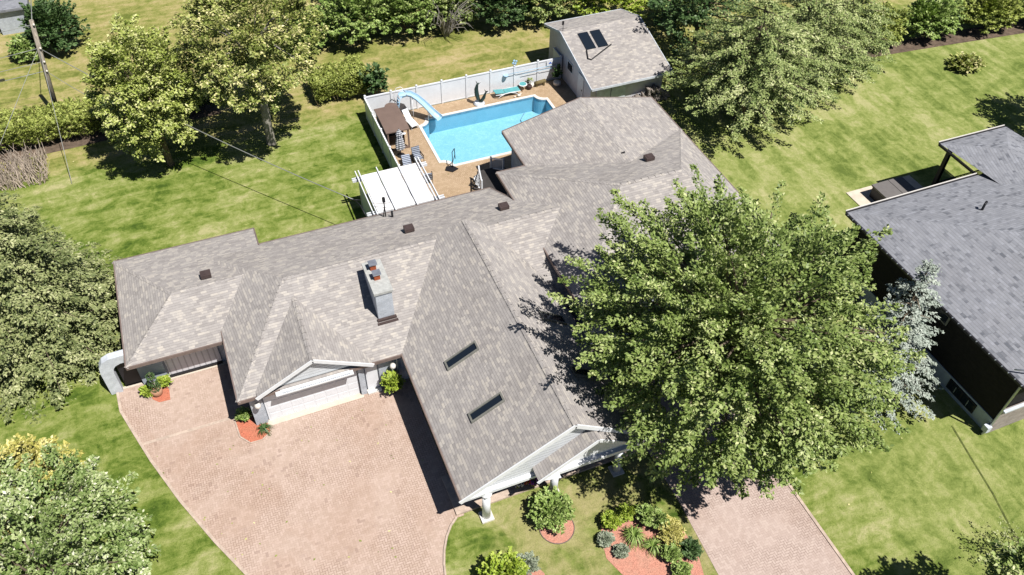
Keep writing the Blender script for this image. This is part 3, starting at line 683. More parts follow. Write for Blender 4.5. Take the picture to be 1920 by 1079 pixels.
# chimney
ch = B(5.10, 5.95, 29.5, 31.75, 3.2, 5.30).build('chimney', M['wall'], house)
B(5.03, 6.02, 29.43, 31.82, 5.30, 5.44).build('cap', M['cement'], ch)
fl = MB(); fl.box(5.02, 6.03, 29.36, 29.5, 3.2, 3.56); fl.box(4.98, 6.07, 29.2, 29.38, 3.2, 3.42); fl.build('flashing', M['vent'], ch)
for y in (31.25, 30.5):
    f = B(5.33, 5.63, y-0.14, y+0.14, 5.44, 5.74).build('flue', M['clay'], ch); B(5.28, 5.70, y-0.2, y+0.2, 5.80, 5.86).build('flue_cap', M['metal'], f)
# vents and pipes on the roof
def vent(x, y, z):
    v = B(x-0.17, x+0.17, y-0.15, y+0.15, z-0.3, z+0.14).build('roof_vent', M['vent'], house)
    c = MB(); c.box(x-0.27, x+0.27, y-0.22, y+0.22, z+0.14, z+0.36); c.box(x-0.16, x+0.22, y-0.14, y+0.16, z+0.36, z+0.375); c.build('hood', M['vent'], v)
for x, y, z in ((-2.62, 35.5, 3.72), (8.36, 34.6, 4.2), (13.95, 34.45, 4.22), (23.1, 34.3, 5.3)): vent(x, y, z)
MB().tube([(8.04, 37.0, 3.2), (8.04, 37.0, 3.85)], 0.065, 10).build('vent_pipe', M['dark'], house)
MB().tube([(22.05, 35.7, 4.7), (22.05, 35.7, 5.15), (22.2, 35.6, 5.27)], 0.06, 10).build('vent_pipe', M['dark'], house)
# antenna mast
an = MB(); an.tube([(7.72, 37.3, 3.0), (7.70, 37.3, 4.6)], 0.035, 8); an.tube([(7.55, 37.3, 3.1), (7.70, 37.3, 4.1)], 0.025, 6); an.box(7.62, 7.78, 37.2, 37.35, 4.45, 4.75)
for dz, ln in ((4.3, 0.7), (4.0, 0.55), (3.75, 0.9)):
    an.tube([(7.7-ln, 37.5, dz+0.1), (7.7, 37.3, dz), (7.7+ln*0.5, 37.2, dz+0.05)], 0.012, 5)
an.build('antenna', M['dark'], house)

def wall_lamp(x, lab):
    t = thing('wall_lamp', (x, 27.9, 1.8), lab, 'lamp', 'wall lamps beside the garage doors')
    MB().tube([(x, 27.92, 1.62), (x, 27.72, 1.62), (x, 27.62, 1.72)], 0.025, 6).build('bracket', M['dark'], t)
    MB().lathe((x, 27.62, 1.70), [(0.06, 0), (0.15, 0.08), (0.17, 0.2), (0.12, 0.3), (0.03, 0.34)], 8).build('shade', M['coping'], t)
wall_lamp(-1.73, 'octagonal white wall lamp left of the wide garage door'); wall_lamp(5.15, 'octagonal white wall lamp beside the narrow door and round shrub')

# stone arch at the far left of the house
ar = thing('garden_arch', (-8.45, 32.9, 0), 'pale grey stone archway joined to the left garage corner', 'arch')
am = MB()
out_ = [(-8.74, 0.0), (-8.76, 1.75), (-8.70, 2.15), (-8.50, 2.45), (-8.15, 2.62), (-7.05, 2.66)]; in_ = [(-8.16, 0.0), (-8.16, 1.55), (-8.10, 1.85), (-7.95, 2.02), (-7.70, 2.12), (-7.05, 2.14)]
for k in range(5):
    a, b, c, d = out_[k], out_[k+1], in_[k+1], in_[k]; y0_, y1_ = 32.58, 33.0
    am.quad([(a[0], y0_, a[1]), (d[0], y0_, d[1]), (c[0], y0_, c[1]), (b[0], y0_, b[1])]); am.quad([(b[0], y1_, b[1]), (c[0], y1_, c[1]), (d[0], y1_, d[1]), (a[0], y1_, a[1])])
    am.quad([(a[0], y0_, a[1]), (b[0], y0_, b[1]), (b[0], y1_, b[1]), (a[0], y1_, a[1])]); am.quad([(c[0], y0_, c[1]), (d[0], y0_, d[1]), (d[0], y1_, d[1]), (c[0], y1_, c[1])])
am.build('arch_body', M['stone'], ar)

# ------------------------------------------------------------------ pergola, fence, shed
pgl = thing('pergola', (9.2, 40.3, 0), 'white pergola with pale cloth canopy behind the main roof', 'pergola')
for x in (7.35, 11.25):
    for y in (38.75, 42.2): B(x-0.07, x+0.07, y-0.07, y+0.07, 0, 2.45).build('post', M['vinyl'], pgl)
bm_ = MB()
for y in (38.6, 38.8, 42.1, 42.3): bm_.box(6.9, 11.75, y-0.03, y+0.03, 2.42, 2.60)
for x in (7.25, 7.45, 11.15, 11.35): bm_.box(x-0.03, x+0.03, 38.2, 42.75, 2.61, 2.78)
bm_.build('beam', M['vinyl'], pgl)
rr_ = MB()
for x in (8.6, 9.95): rr_.box(x-0.03, x+0.03, 38.2, 42.7, 2.61, 2.76)
rr_.build('rafter', M['vinyl'], pgl)
cv = MB(); n0 = 6
for x0, x1 in ((7.55, 8.56), (8.64, 9.91), (9.99, 11.08)):
    for i in range(8):
        ya = 38.55+i*0.48; yb = ya+0.48; za = 2.60+0.03*math.sin(i*1.9); zb = 2.60+0.03*math.sin((i+1)*1.9)
        cv.quad([(x0, ya, za), (x1, ya, za), (x1, yb, zb), (x0, yb, zb)])
cv.build('canopy', M['canopy'], pgl)
sl_ = MB()
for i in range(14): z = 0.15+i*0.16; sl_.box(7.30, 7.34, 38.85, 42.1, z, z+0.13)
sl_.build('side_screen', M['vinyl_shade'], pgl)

fn = thing('vinyl_fence', (17.5, 51.9, 0), 'white vinyl privacy fence around two sides of the pool patio', 'fence')
def post(x, y, h=1.95): 
    p = B(x-0.065, x+0.065, y-0.065, y+0.065, 0, h).build('post', M['vinyl'], fn); MB().lathe((x, y, h), [(0.10, 0), (0.10, 0.04), (0.01, 0.09)], 4).build('cap', M['vinyl'], p)
def panel(x0, y0, x1, y1, h=1.8, mat='vinyl'):
    d = Vector((x1-x0, y1-y0, 0)).normalized()*0.07
    p = MB(); p.beam((x0+d.x, y0+d.y, h/2+0.04), (x1-d.x, y1-d.y, h/2+0.04), 0.035, h-0.1); o = p.build('panel', M[mat], fn)
    r = MB(); r.beam((x0+d.x, y0+d.y, h+0.02), (x1-d.x, y1-d.y, h+0.02), 0.10, 0.09); r.beam((x0+d.x, y0+d.y, 0.09), (x1-d.x, y1-d.y, 0.09), 0.06, 0.1); r.build('rail', M['vinyl'], o)
xs = [10.25+i*1.915 for i in range(9)]
for x in xs: post(x, 51.85)
for a, b in zip(xs[:-1], xs[1:]): panel(a, 51.85, b, 51.85)
ys = [51.85-i*2.12 for i in range(5)]
for y in ys[1:]: post(10.22, y)
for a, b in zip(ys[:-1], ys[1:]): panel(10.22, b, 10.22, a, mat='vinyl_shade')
# short return to the shed
panel(25.57, 51.85, 25.62, 53.4)

shed = thing('garden_shed', (28.7, 50.5, 0), 'large shed with taupe shingle roof behind the pool', 'shed')
EL, ER, ridge_y = 25.42, 32.0, 51.9
sr_ = MB()
A_ = (EL, 46.25, 2.42); B_ = (ER, 46.25, 2.42); C_ = (ER, ridge_y, 4.0); D_ = (EL, ridge_y, 4.0); E_ = (ER, 54.75, 3.15); F_ = (EL, 54.75, 3.15)
sr_.quad([A_, B_, C_, D_]); sr_.quad([D_, C_, E_, F_]); sroof = sr_.build('roof', M['roof'], shed)
st_ = MB()
for a, b in ((A_, D_), (D_, F_), (B_, C_), (C_, E_), (A_, B_), (E_, F_)):
    o = (0.03 if a[0] == b[0] == ER else -0.03 if a[0] == b[0] else 0, 0.0 if a[0] == b[0] else (-0.03 if a[1] < 50 else 0.03))
    st_.beam((a[0]+o[0], a[1]+o[1], a[2]-0.07), (b[0]+o[0], b[1]+o[1], b[2]-0.07), 0.05, 0.17)
st_.build('fascia', M['stone'], shed)
sw = MB(); x0, x1, y0, y1 = 25.75, 31.7, 47.0, 54.45
def gz(y): return (2.42+(y-46.25)*(1.58/5.65) if y < ridge_y else 4.0-(y-ridge_y)*(0.85/2.85)) - 0.05
for x, s_ in ((x0, 1), (x1, -1)):
    q = [(x, y0, 0), (x, y0, gz(y0)), (x, ridge_y, gz(ridge_y)), (x, y1, gz(y1)), (x, y1, 0)]; sw.quad(q if s_ > 0 else q[::-1])
sw.quad([(x0, y0, 0), (x1, y0, 0), (x1, y0, gz(y0)), (x0, y0, gz(y0))]); sw.quad([(x1, y1, 0), (x0, y1, 0), (x0, y1, gz(y1)), (x1, y1, gz(y1))])
sw.build('wall', M['stucco'], shed)
wd = B(25.70, 25.74, 50.05, 50.95, 1.35, 2.1).build('window', M['white'], shed); B(25.685, 25.698, 50.12, 50.88, 1.42, 2.03).build('pane', M['glass'], wd)
dr = B(25.69, 25.745, 48.15, 49.05, 0.05, 2.15).build('door', M['vinyl'], shed); B(25.66, 25.688, 48.25, 48.31, 1.0, 1.12).build('handle', M['dark'], dr)
dd = MB(); dd.box(26.2, 27.35, 46.93, 46.985, 0.05, 2.1); dd.box(27.42, 28.6, 46.93, 46.985, 0.05, 2.1); dd.build('double_door', M['stone'], shed)
sp = thing('solar_panel', (26.8, 50.6, 3.6), 'pair of black solar heating panels on the shed roof', 'solar panel')
def onshed(x, y, o=0.0): return (x, y, 2.42+(y-46.25)*(1.58/5.65)+o)
for xa in (26.55, 27.55):
    q = MB(); P = [onshed(xa, 49.75, 0.06), onshed(xa+0.8, 49.75, 0.06), onshed(xa+0.8, 51.35, 0.06), onshed(xa, 51.35, 0.06)]
    q.quad(P); lo = [(p[0], p[1], p[2]-0.06) for p in P]
    for i in range(4): q.quad([lo[i], lo[(i+1) % 4], P[(i+1) % 4], P[i]])
    q.build('collector', M['glass'], sp)
MB().tube([onshed(26.55, 49.7, 0.08), onshed(26.3, 48.9, 0.08), onshed(26.5, 48.75, 0.08), onshed(28.6, 49.75, 0.08)], 0.045, 8).build('pipe', M['dark'], sp)
wv = thing('weather_vane', (25.6, 51.9, 4.0), 'thin black weather vane on the shed ridge', 'weather vane')
q = MB(); q.tube([(25.6, 51.9, 3.95), (25.6, 51.9, 4.75)], 0.02, 6); q.tube([(25.3, 51.9, 4.2), (25.95, 51.9, 4.2)], 0.015, 5); q.box(25.5, 25.66, 51.88, 51.92, 4.5, 4.8); q.build('mast', M['dark'], wv)

# ------------------------------------------------------------------ neighbour's house
nb = thing('neighbour_house', (38, 20, 0), 'raised neighbouring house with slate grey shingle roof on the right', 'house')
nr = MB(); ntm = MB(); E0 = 4.5
c0 = (32.03, 26.88, E0); c1 = (41.65, 26.88, E0); c2 = (41.68, 30.22, E0); c3 = (46.95, 30.15, E0); c4 = (62.0, 30.1, E0)
F0 = (32.03, 13.35, E0); F1 = (62.0, 13.35, E0); RA = (38.8, 20.1, 6.3); RB = (62, 20.1, 6.3)
nr.quad([c0, F0, RA]); nr.quad([F0, F1, RB, RA]); nr.quad([RB, (62, 26.88, E0), c0, RA])
# porch roof at the back: hip
nr.quad([c2, (41.68, 25.4, E0+0.4), (44.35, 24.0, 5.2), (44.35, 27.6, 5.15)]); nr.quad([c3, c2, (44.35, 27.6, 5.15), (44.35, 27.6, 5.15)][:3]); nr.quad([c3, (44.35, 27.6, 5.15), (44.35, 24.0, 5.2), (46.97, 25.4, E0+0.4)])
nr.build('roof', M['roof_grey'], nb)
for a, b in ((F0, c0), (c0, c1), (F1, F0), (c1, c2), (c2, c3), (c3, (46.97, 26.9, E0))):
    a = Vector(a); b = Vector(b); d = (b-a).normalized(); n = Vector((-d.y, d.x, 0))*0.05
    ntm.beam(a+n-Vector((0, 0, .06)), b+n-Vector((0, 0, .06)), 0.11, 0.14)
ntm.build('gutter', M['dark'], nb)
ge = MB()
for a, b in ((c0, c1), (c2, c3)): ge.beam((a[0], a[1]+0.13, a[2]+0.03), (b[0], b[1]+0.13, b[2]+0.03), 0.05, 0.06)
ge.build('gutter_lip', M['coping'], nb)
gs_ = MB(); y = 13.6
while y < 26.7: gs_.box(31.90, 31.98, y, y+0.05, E0-0.02, E0+0.03); y += 0.42
gs_.build('gutter_clip', M['metal'], nb)
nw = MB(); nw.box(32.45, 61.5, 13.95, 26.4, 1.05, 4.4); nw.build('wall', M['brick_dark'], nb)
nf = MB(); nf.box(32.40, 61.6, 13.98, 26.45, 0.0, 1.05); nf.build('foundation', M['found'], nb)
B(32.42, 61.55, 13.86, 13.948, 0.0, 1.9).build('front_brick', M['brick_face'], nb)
B(32.42, 61.5, 13.70, 13.858, 1.9, 2.0).build('brick_sill', M['stone'], nb)
for y0_, y1_ in ((15.0, 16.9), (20.6, 21.8)):
    wn = B(32.34, 32.398, y0_, y1_, 0.28, 0.95).build('window', M['dark'], nb); g = MB(); mid = (y0_+y1_)/2
    g.box(32.325, 32.338, y0_+0.08, mid-0.06, 0.36, 0.88); g.box(32.325, 32.338, mid+0.06, y1_-0.08, 0.36, 0.88); g.build('pane', M['glass'], wn)
    g = MB(); g.box(32.315, 32.324, mid-0.5, mid-0.45, 0.4, 0.85); g.box(32.315, 32.324, mid+0.4, mid+0.45, 0.4, 0.85); g.build('glazing_bar', M['metal'], wn)
wv_ = B(32.40, 32.448, 18.6, 20.1, 3.3, 3.95).build('window', M['frame'], nb); B(32.385, 32.398, 18.7, 20.0, 3.38, 3.87).build('pane', M['glass'], wv_)
dsn = MB(); dsn.tube([(32.0, 13.5, 4.4), (32.3, 13.8, 4.0), (32.35, 13.9, 0.25), (32.1, 13.9, 0.08)], 0.06, 8); dsn.tube([(32.1, 14.4, 4.75), (32.5, 14.0, 4.95), (33.2, 13.6, 4.85)], 0.04, 6); dsn.build('downspout', M['metal'], nb)
B(32.05, 32.33, 13.75, 14.05, 0.35, 0.75).build('meter_box', M['stone'], nb)
B(41.88, 42.12, 29.45, 29.69, 0, 4.4).build('porch_post', M['dark'], nb); B(46.3, 46.54, 29.45, 29.69, 0, 4.4).build('porch_post', M['dark'], nb)
B(41.7, 47.0, 26.5, 29.9, 0.0, 0.6).build('porch_deck', M['deck'], nb)
rl = MB(); rl.box(42.1, 46.9, 29.75, 29.8, 1.5, 1.56); rl.box(42.1, 46.9, 29.75, 29.8, 0.7, 0.75)
for i in range(40): rl.box(42.15+i*0.12, 42.18+i*0.12, 29.76, 29.79, 0.72, 1.5)
rl.build('porch_railing', M['dark'], nb)
MB().tube([(38.4, 23.6, 5.3), (38.4, 23.6, 5.75), (38.6, 23.7, 5.85)], 0.07, 8).build('vent_pipe', M['dark'], nb)
MB().slab([(37.75, 29.0), (43.0, 29.0), (43.0, 32.35), (37.75, 32.35)], 0, 0.05).build('concrete_slab', M['concrete'], kind='structure')
tb = thing('hot_tub', (40.1, 30.6, 0.05), 'covered hot tub on the concrete slab behind the grey house', 'hot tub')
B(38.95, 41.2, 28.9, 31.5, 0.05, 0.88).build('cabinet', M['dark'], tb)
for xa, xb in ((38.88, 40.18), (40.22, 41.3)):
    q = MB(); q.box(xa, xb, 28.85, 31.58, 0.88, 0.99); q.build('cover', M['tub'], tb)
gr = thing('barbecue', (38.5, 29.9, 0.05), 'small dark barbecue beside the hot tub', 'barbecue')
q = MB(); q.box(38.3, 38.75, 29.6, 30.1, 0.6, 0.85); q.tube([(38.35, 29.85, 0.05), (38.35, 29.85, 0.6)], 0.03, 6); q.tube([(38.7, 29.85, 0.05), (38.7, 29.85, 0.6)], 0.03, 6); q.build('body', M['dark'], gr)
MB().blob((38.52, 29.85, 0.9), (0.25, 0.24, 0.16), rnd, 10, 0.02).build('lid', M['metal'], gr)
bq = thing('patio_chair', (44.4, 28.6, 0.6), 'pale patio chair in the dark shade of the neighbour porch', 'chair')
q = MB(); q.box(44.1, 44.7, 28.3, 28.9, 0.95, 1.02)
for x in (44.13, 44.67):
    for y in (28.33, 28.87): q.tube([(x, y, 0.6), (x, y, 1.0)], 0.02, 6)
q.build('seat', M['metal'], bq); B(44.1, 44.7, 28.87, 28.93, 1.0, 1.55).build('backrest', M['metal'], bq)

# ------------------------------------------------------------------ foliage
rng = np.random.default_rng(11)
def unit(v): return v/np.maximum(np.linalg.norm(v, axis=-1, keepdims=True), 1e-9)
def leaves(name, C, D, mat, parent, n=40, L=1.0, W=0.35, T=None, leaf=0.2, up=0.5, tint=0.25, ratio=0.55, lab=None, cat=None, group=None, kind=None):
    """sprays of leaf-sized kites: C centres, D directions, each spray L long and W wide"""
    k = len(C); D = unit(D); N = k*n
    T = W*0.45 if T is None else T
    up_ = np.tile([0, 0, 1.0], (k, 1)); S = np.cross(D, up_); S = unit(np.where(np.linalg.norm(S, axis=1, keepdims=True) < 1e-3, [[1, 0, 0]], S)); U = np.cross(S, D)
    t = rng.uniform(-0.5, 0.5, (k, n)); taper = 1.0-0.75*np.clip(t+0.3, 0, 1)
    Lk = (np.asarray(L)*np.ones(k)*rng.uniform(0.75, 1.25, k))[:, None]
    a = rng.normal(0, 0.42, (k, n))*W*taper; b = rng.normal(0, 0.42, (k, n))*T*taper
    P = C[:, None]+D[:, None]*(t*Lk)[..., None]+S[:, None]*a[..., None]+U[:, None]*(b-0.12*Lk*t*t)[..., None]
    P = P.reshape(N, 3)
    nrm = unit(U[:, None]*(up+0.35)+rng.normal(0, 0.36, (k, n, 3))+D[:, None]*0.2).reshape(N, 3)
    ax = unit((D[:, None]*0.8+S[:, None]*np.sign(a)[..., None]*0.6+rng.normal(0, 0.45, (k, n, 3))).reshape(N, 3))
    ax = unit(ax-nrm*(ax*nrm).sum(1, keepdims=True)); sd = np.cross(nrm, ax)
    s = (leaf*rng.uniform(0.6, 1.3, N))[:, None]
    V = np.stack([P-ax*s*0.5, P+sd*s*ratio*0.5+nrm*s*0.08, P+ax*s*0.5, P-sd*s*ratio*0.5+nrm*s*0.08], 1).reshape(-1, 3)
    tv = np.clip(0.5+(rng.normal(0, tint*0.6, (k, 1))+rng.normal(0, tint, (k, n)))+0.0*t, 0, 1).reshape(N)
    tv = np.repeat(tv, 4).astype(np.float32)
    return V, tv
def leafmesh(name, VT, mat, parent=None, **kw):
    V = np.concatenate([a for a, b in VT]); T = np.concatenate([b for a, b in VT])
    off = world_off(parent) if parent is not None else Vector((0, 0, 0)); V = (V-np.array(off)).astype(np.float32)
    me = bpy.data.meshes.new(name); nq = len(V)//4
    me.vertices.add(len(V)); me.vertices.foreach_set('co', V.ravel()); me.loops.add(nq*4); me.loops.foreach_set('vertex_index', np.arange(nq*4, dtype=np.int32))
    me.polygons.add(nq); me.polygons.foreach_set('loop_start', np.arange(0, nq*4, 4, dtype=np.int32)); me.polygons.foreach_set('loop_total', np.full(nq, 4, dtype=np.int32))
    at = me.attributes.new('tint', 'FLOAT', 'POINT'); at.data.foreach_set('value', T)
    me.materials.append(mat); me.update(calc_edges=True)
    o = bpy.data.objects.new(name, me); COL.objects.link(o)
    if parent is not None: o.parent = parent
    return tag(o, **kw)
def limbs(base, tips, r0, seed, n=9):
    m = MB(); rg = random.Random(seed); b = Vector(base)
    return m
def tree(name, base, cc, R, mat, label, cat='tree', nsp=700, n=42, L=1.1, W=0.42, leaf=0.2, barkm='bark', r0=0.2, group=None, seed=1, lean=0.0, flat=0.0, shell=(0.55, 1.0), low=-0.55, lobes=9, bump=0.13, tint=0.25, droop=0.12, up=0.5, limbs=16, jag=0.045, inner=0.25, T=None):
    root = thing(name, base, label, cat, group); cc = np.array(cc, float); R = np.array(R, float)
    lb = unit(rng.normal(0, 1, (lobes, 3))); la = rng.uniform(0.5, 1.0, lobes)
    d = unit(rng.normal(0, 1, (int(nsp*1.8), 3))); d = d[d[:, 2] > low][:nsp]; k = len(d)
    f = 1-bump*0.8+bump*np.max(np.clip(d@lb.T, 0, 1)**6*la, axis=1)*2.2+rng.normal(0, jag, k)
    f *= np.where(rng.random(k) < 0.1, 1.1, 1.0)
    rad = rng.uniform(shell[0]**2, shell[1]**2, k)**0.5
    C = cc+d*R*(rad*f)[:, None]
    D = unit(d*[1, 1, 0.55]+[0, 0, 0.25-droop]+rng.normal(0, 0.22, (k, 3)))
    VT = [leaves(name, C, D, mat, None, n=n, L=L, W=W, T=T, leaf=leaf, tint=tint, up=up)]
    # inner foliage so that the crown is not hollow
    k2 = int(nsp*inner); d2 = unit(rng.normal(0, 1, (k2, 3))); C2 = cc+d2*R*rng.uniform(0.15, 0.6, (k2, 1)); C2[:, 2] = np.maximum(C2[:, 2], cc[2]+R[2]*low*0.8)
    VT.append(leaves(name, C2, d2, mat, None, n=n//2, L=L*1.4, W=W*1.8, leaf=leaf*1.3, tint=tint))
    m = MB(); rg = random.Random(seed); b = Vector(base); top = Vector(cc)+Vector((0, 0, R[2]*0.35)); mid = Vector((b.x*0.55+cc[0]*0.45, b.y*0.55+cc[1]*0.45, max(b.z+0.6, cc[2]-R[2]*0.45)))
    m.tube([b-Vector((0, 0, 0.2)), b+Vector((0, 0, 0.15)), b.lerp(mid, 0.5), mid, mid.lerp(top, 0.5), top], [r0*1.5, r0*1.15, r0, r0*0.85, r0*0.5, r0*0.12], 10)
    for i in range(limbs):
        j = rg.randrange(k); tip = Vector(C[j]); st = mid.lerp(top, rg.uniform(0, 0.7)); kn = st.lerp(tip, 0.5)+Vector((0, 0, rg.uniform(0.1, 0.5)))
        m.tube([st, kn, tip], [r0*0.36, r0*0.2, 0.02], 6)
    m.build('trunk', M[barkm], root); leafmesh('crown', VT, mat, root); return root
def conifer(name, base, h, r, mat, label, cat='conifer', tiers=16, per=15, n=34, leaf=0.17, L=0.9, W=0.34, z0=0.3, droop=0.25, group=None, power=0.85, tint=0.22, seed=1, inner=True):
    root = thing(name, base, label, cat, group); C = []; D = []; Ls = []; b = np.array(base, float); m = MB(); rg = random.Random(seed)
    m.tube([(b[0], b[1], b[2]-0.1), (b[0], b[1], b[2]+h*0.5), (b[0], b[1], b[2]+h*0.97)], [r*0.07, r*0.045, 0.02], 8)
    for i in range(tiers):
        f = i/(tiers-1); z = z0+(h-z0-0.25)*f; rr = r*(1-f)**power*rng.uniform(0.9, 1.08)+0.12; kb = max(4, int(per*(0.35+0.65*(1-f))))
        for j in range(kb):
            a = 2*math.pi*(j+rng.uniform(-0.3, 0.3))/kb+i*1.3; q = rr*rng.uniform(0.82, 1.12); e = np.array([math.cos(a), math.sin(a), 0])
            st = max(1, int(q/(L*0.75)))
            for s in range(st):
                g = (s+0.75)/st; g = 1-(1-g)*0.9
                if g < 0.25: continue
                wv2 = rng.uniform(-0.25, 0.25); pd = np.array([-e[1], e[0], 0])
                C.append(b+[0, 0, z]+e*q*g+pd*wv2*q*0.3*g+[0, 0, -droop*q*g*g+rng.normal(0, 0.08)]); D.append(e+[0, 0, -droop*1.2]+pd*rng.uniform(-0.5, 0.5)); Ls.append(L)
            if j % 3 == 0: m.tube([(b[0], b[1], b[2]+z), tuple(b+[0, 0, z]+e*q*0.9+[0, 0, -droop*q*0.8])], [0.05, 0.015], 5)
    m.build('trunk', M['bark'], root); C = np.array(C); D = np.array(D)
    leafmesh('crown', [leaves(name, C, D, mat, None, n=n, L=L, W=W, T=W*0.3, leaf=leaf, up=0.7, tint=tint, ratio=0.5)], mat, root); return root
def shrub(name, c, R, mat, label, cat='shrub', nsp=90, n=26, L=0.35, W=0.22, leaf=0.11, group=None, low=-0.1, tint=0.25, stems=True, shell=(0.6, 1.0), spiky=False):
    root = thing(name, (c[0], c[1], 0), label, cat, group); cc = np.array([c[0], c[1], c[2]]); R = np.array(R, float)
    d = unit(rng.normal(0, 1, (nsp*2, 3))); d = d[d[:, 2] > low][:nsp]; k = len(d)
    C = cc+d*R*rng.uniform(*shell, (k, 1))*(1+rng.normal(0, 0.07, (k, 1)))
    VT = [leaves(name, C, d*[1, 1, 0.7]+[0, 0, 0.3], mat, None, n=n, L=L, W=W, leaf=leaf, tint=tint)]
    k2 = nsp//3; d2 = unit(rng.normal(0, 1, (k2, 3))); d2[:, 2] = np.abs(d2[:, 2]); VT.append(leaves(name, cc+d2*R*rng.uniform(0.1, 0.55, (k2, 1)), d2, mat, None, n=n, L=L, W=W*1.6, leaf=leaf*1.2, tint=tint))
    m = MB(); rg = random.Random(3)
    for i in range(6):
        a = i*1.05; m.tube([(c[0], c[1], -0.02), (c[0]+R[0]*0.35*math.cos(a), c[1]+R[1]*0.35*math.sin(a), c[2]*0.7), (c[0]+R[0]*0.7*math.cos(a), c[1]+R[1]*0.7*math.sin(a), c[2]+R[2]*0.4)], [0.03, 0.02, 0.008], 5)
    m.build('stems', M['bark'], root); leafmesh('foliage', VT, mat, root); return root
def blades(name, c, r, h, mat, label, nb=90, wd=0.05, cat='plant', group=None):
    """rosette of arching strap leaves"""
    root = thing(name, (c[0], c[1], 0), label, cat, group); V = []; T = []
    for i in range(nb):
        a = rng.uniform(0, 2*math.pi); q = r*rng.uniform(0.5, 1.05); hh = h*rng.uniform(0.6, 1.1); e = np.array([math.cos(a), math.sin(a), 0]); p = np.array([-e[1], e[0], 0]); tv = np.clip(rng.normal(0.5, 0.25), 0, 1)
        pts = [(np.array([c[0], c[1], 0.02])+e*q*t+[0, 0, hh*(1-(2*t-0.9)**2)*0.9+0.02], wd*(1-t*0.85)) for t in (0.05, 0.4, 0.75, 1.0)]
        for (p0, w0), (p1, w1) in zip(pts[:-1], pts[1:]): V += [p0-p*w0, p0+p*w0, p1+p*w1, p1-p*w1]; T += [tv]*4
    leafmesh('leaves', [(np.array(V), np.array(T, dtype=np.float32))], mat, root); return root

MAPLE, LIND = M['maple'], M['linden']
tree('maple_tree', (21.9, 20.6, 0), (19.15, 19.75, 7.1), (5.6, 6.2, 4.9), MAPLE, 'huge spreading maple overhanging the front wing and side driveway', nsp=640, n=150, L=1.9, W=0.54, T=0.34, leaf=0.185, r0=0.38, lobes=40, bump=0.17, shell=(0.80, 1.02), low=-0.72, seed=4, tint=0.2, limbs=90, jag=0.06, inner=0.7)
tree('linden_tree', (3.2, 51.4, 0), (3.5, 51.6, 7.7), (4.4, 4.4, 4.0), M['linden2'], 'tall round linden with bare pale trunk and yellow blossom on the back lawn', low=-0.6, nsp=330, n=105, L=1.1, W=0.62, T=0.4, leaf=0.2, bump=0.09, barkm='bark_pale', r0=0.28, lobes=14, shell=(0.72, 1.0))
tree('linden_tree', (-3.6, 51.4, 0), (-3.75, 51.7, 5.5), (3.15, 3.2, 4.4), LIND, 'yellow green linden with low skirts between the utility pole and the taller linden', nsp=330, n=100, L=1.0, W=0.6, T=0.4, leaf=0.2, lobes=12, bump=0.03, shell=(0.75, 1.0), low=-0.85)
conifer('spruce', (-11.9, 38.1, 0), 12.6, 5.5, M['spruce_olive'], 'broad olive green spruce beside the left garage wing', tiers=20, per=22, n=100, leaf=0.18, L=1.15, W=0.66, power=0.95, droop=0.12, z0=0.5)
conifer('blue_spruce', (28.9, 18.7, 0), 9.0, 3.2, M['bluespruce'], 'silvery blue spruce squeezed between the big maple and grey house', tiers=15, per=15, n=60, leaf=0.16, L=0.95, W=0.34, power=0.8, droop=0.12, tint=0.16)
tree('poplar_tree', (-11.2, 20.4, 0), (-11.2, 21.8, 3.8), (3.95, 3.9, 3.6), M['poplar'], 'silvery leaved tree cropped by the lower left corner', nsp=420, n=90, L=0.95, W=0.5, T=0.3, leaf=0.17, low=-0.6, shell=(0.74, 1.0), lobes=14)
tree('golden_maple', (-12.6, 25.6, 0), (-12.1, 25.8, 3.1), (2.7, 2.3, 2.7), M['yellow'], 'golden yellow leaved tree behind the silvery tree at lower left', nsp=260, n=36, L=0.6, W=0.42, leaf=0.2, low=-0.6, shell=(0.7, 1.0))
# conifer group behind the right lawn
conifer('spruce', (35.6, 42.2, 0), 9.5, 5.6, M['spruce'], 'wide light green spruce right of the shed with drooping boughs', tiers=11, per=17, n=110, leaf=0.19, L=1.6, W=0.62, power=0.5, droop=0.04, z0=3.1)
conifer('spruce', (41.6, 44.6, 0), 9.5, 5.2, M['spruce'], 'middle spruce of the row beyond the right lawn', tiers=11, per=16, n=110, leaf=0.19, L=1.6, W=0.62, power=0.5, droop=0.04, z0=2.6)
conifer('spruce', (46.8, 46.6, 0), 8.5, 4.4, M['spruce'], 'rightmost spruce of the row, next to the far cedar hedge', tiers=12, per=15, n=100, leaf=0.19, L=1.5, W=0.62, power=0.5, droop=0.05, z0=1.5)
tree('maple_tree', (36.2, 50.0, 0), (36.0, 50.0, 5.0), (4.2, 3.4, 3.6), M['shrub_dark'], 'dark leafy tree in shade right behind the shed corner', nsp=260, n=34, L=0.9, W=0.6, leaf=0.25, low=-0.7)
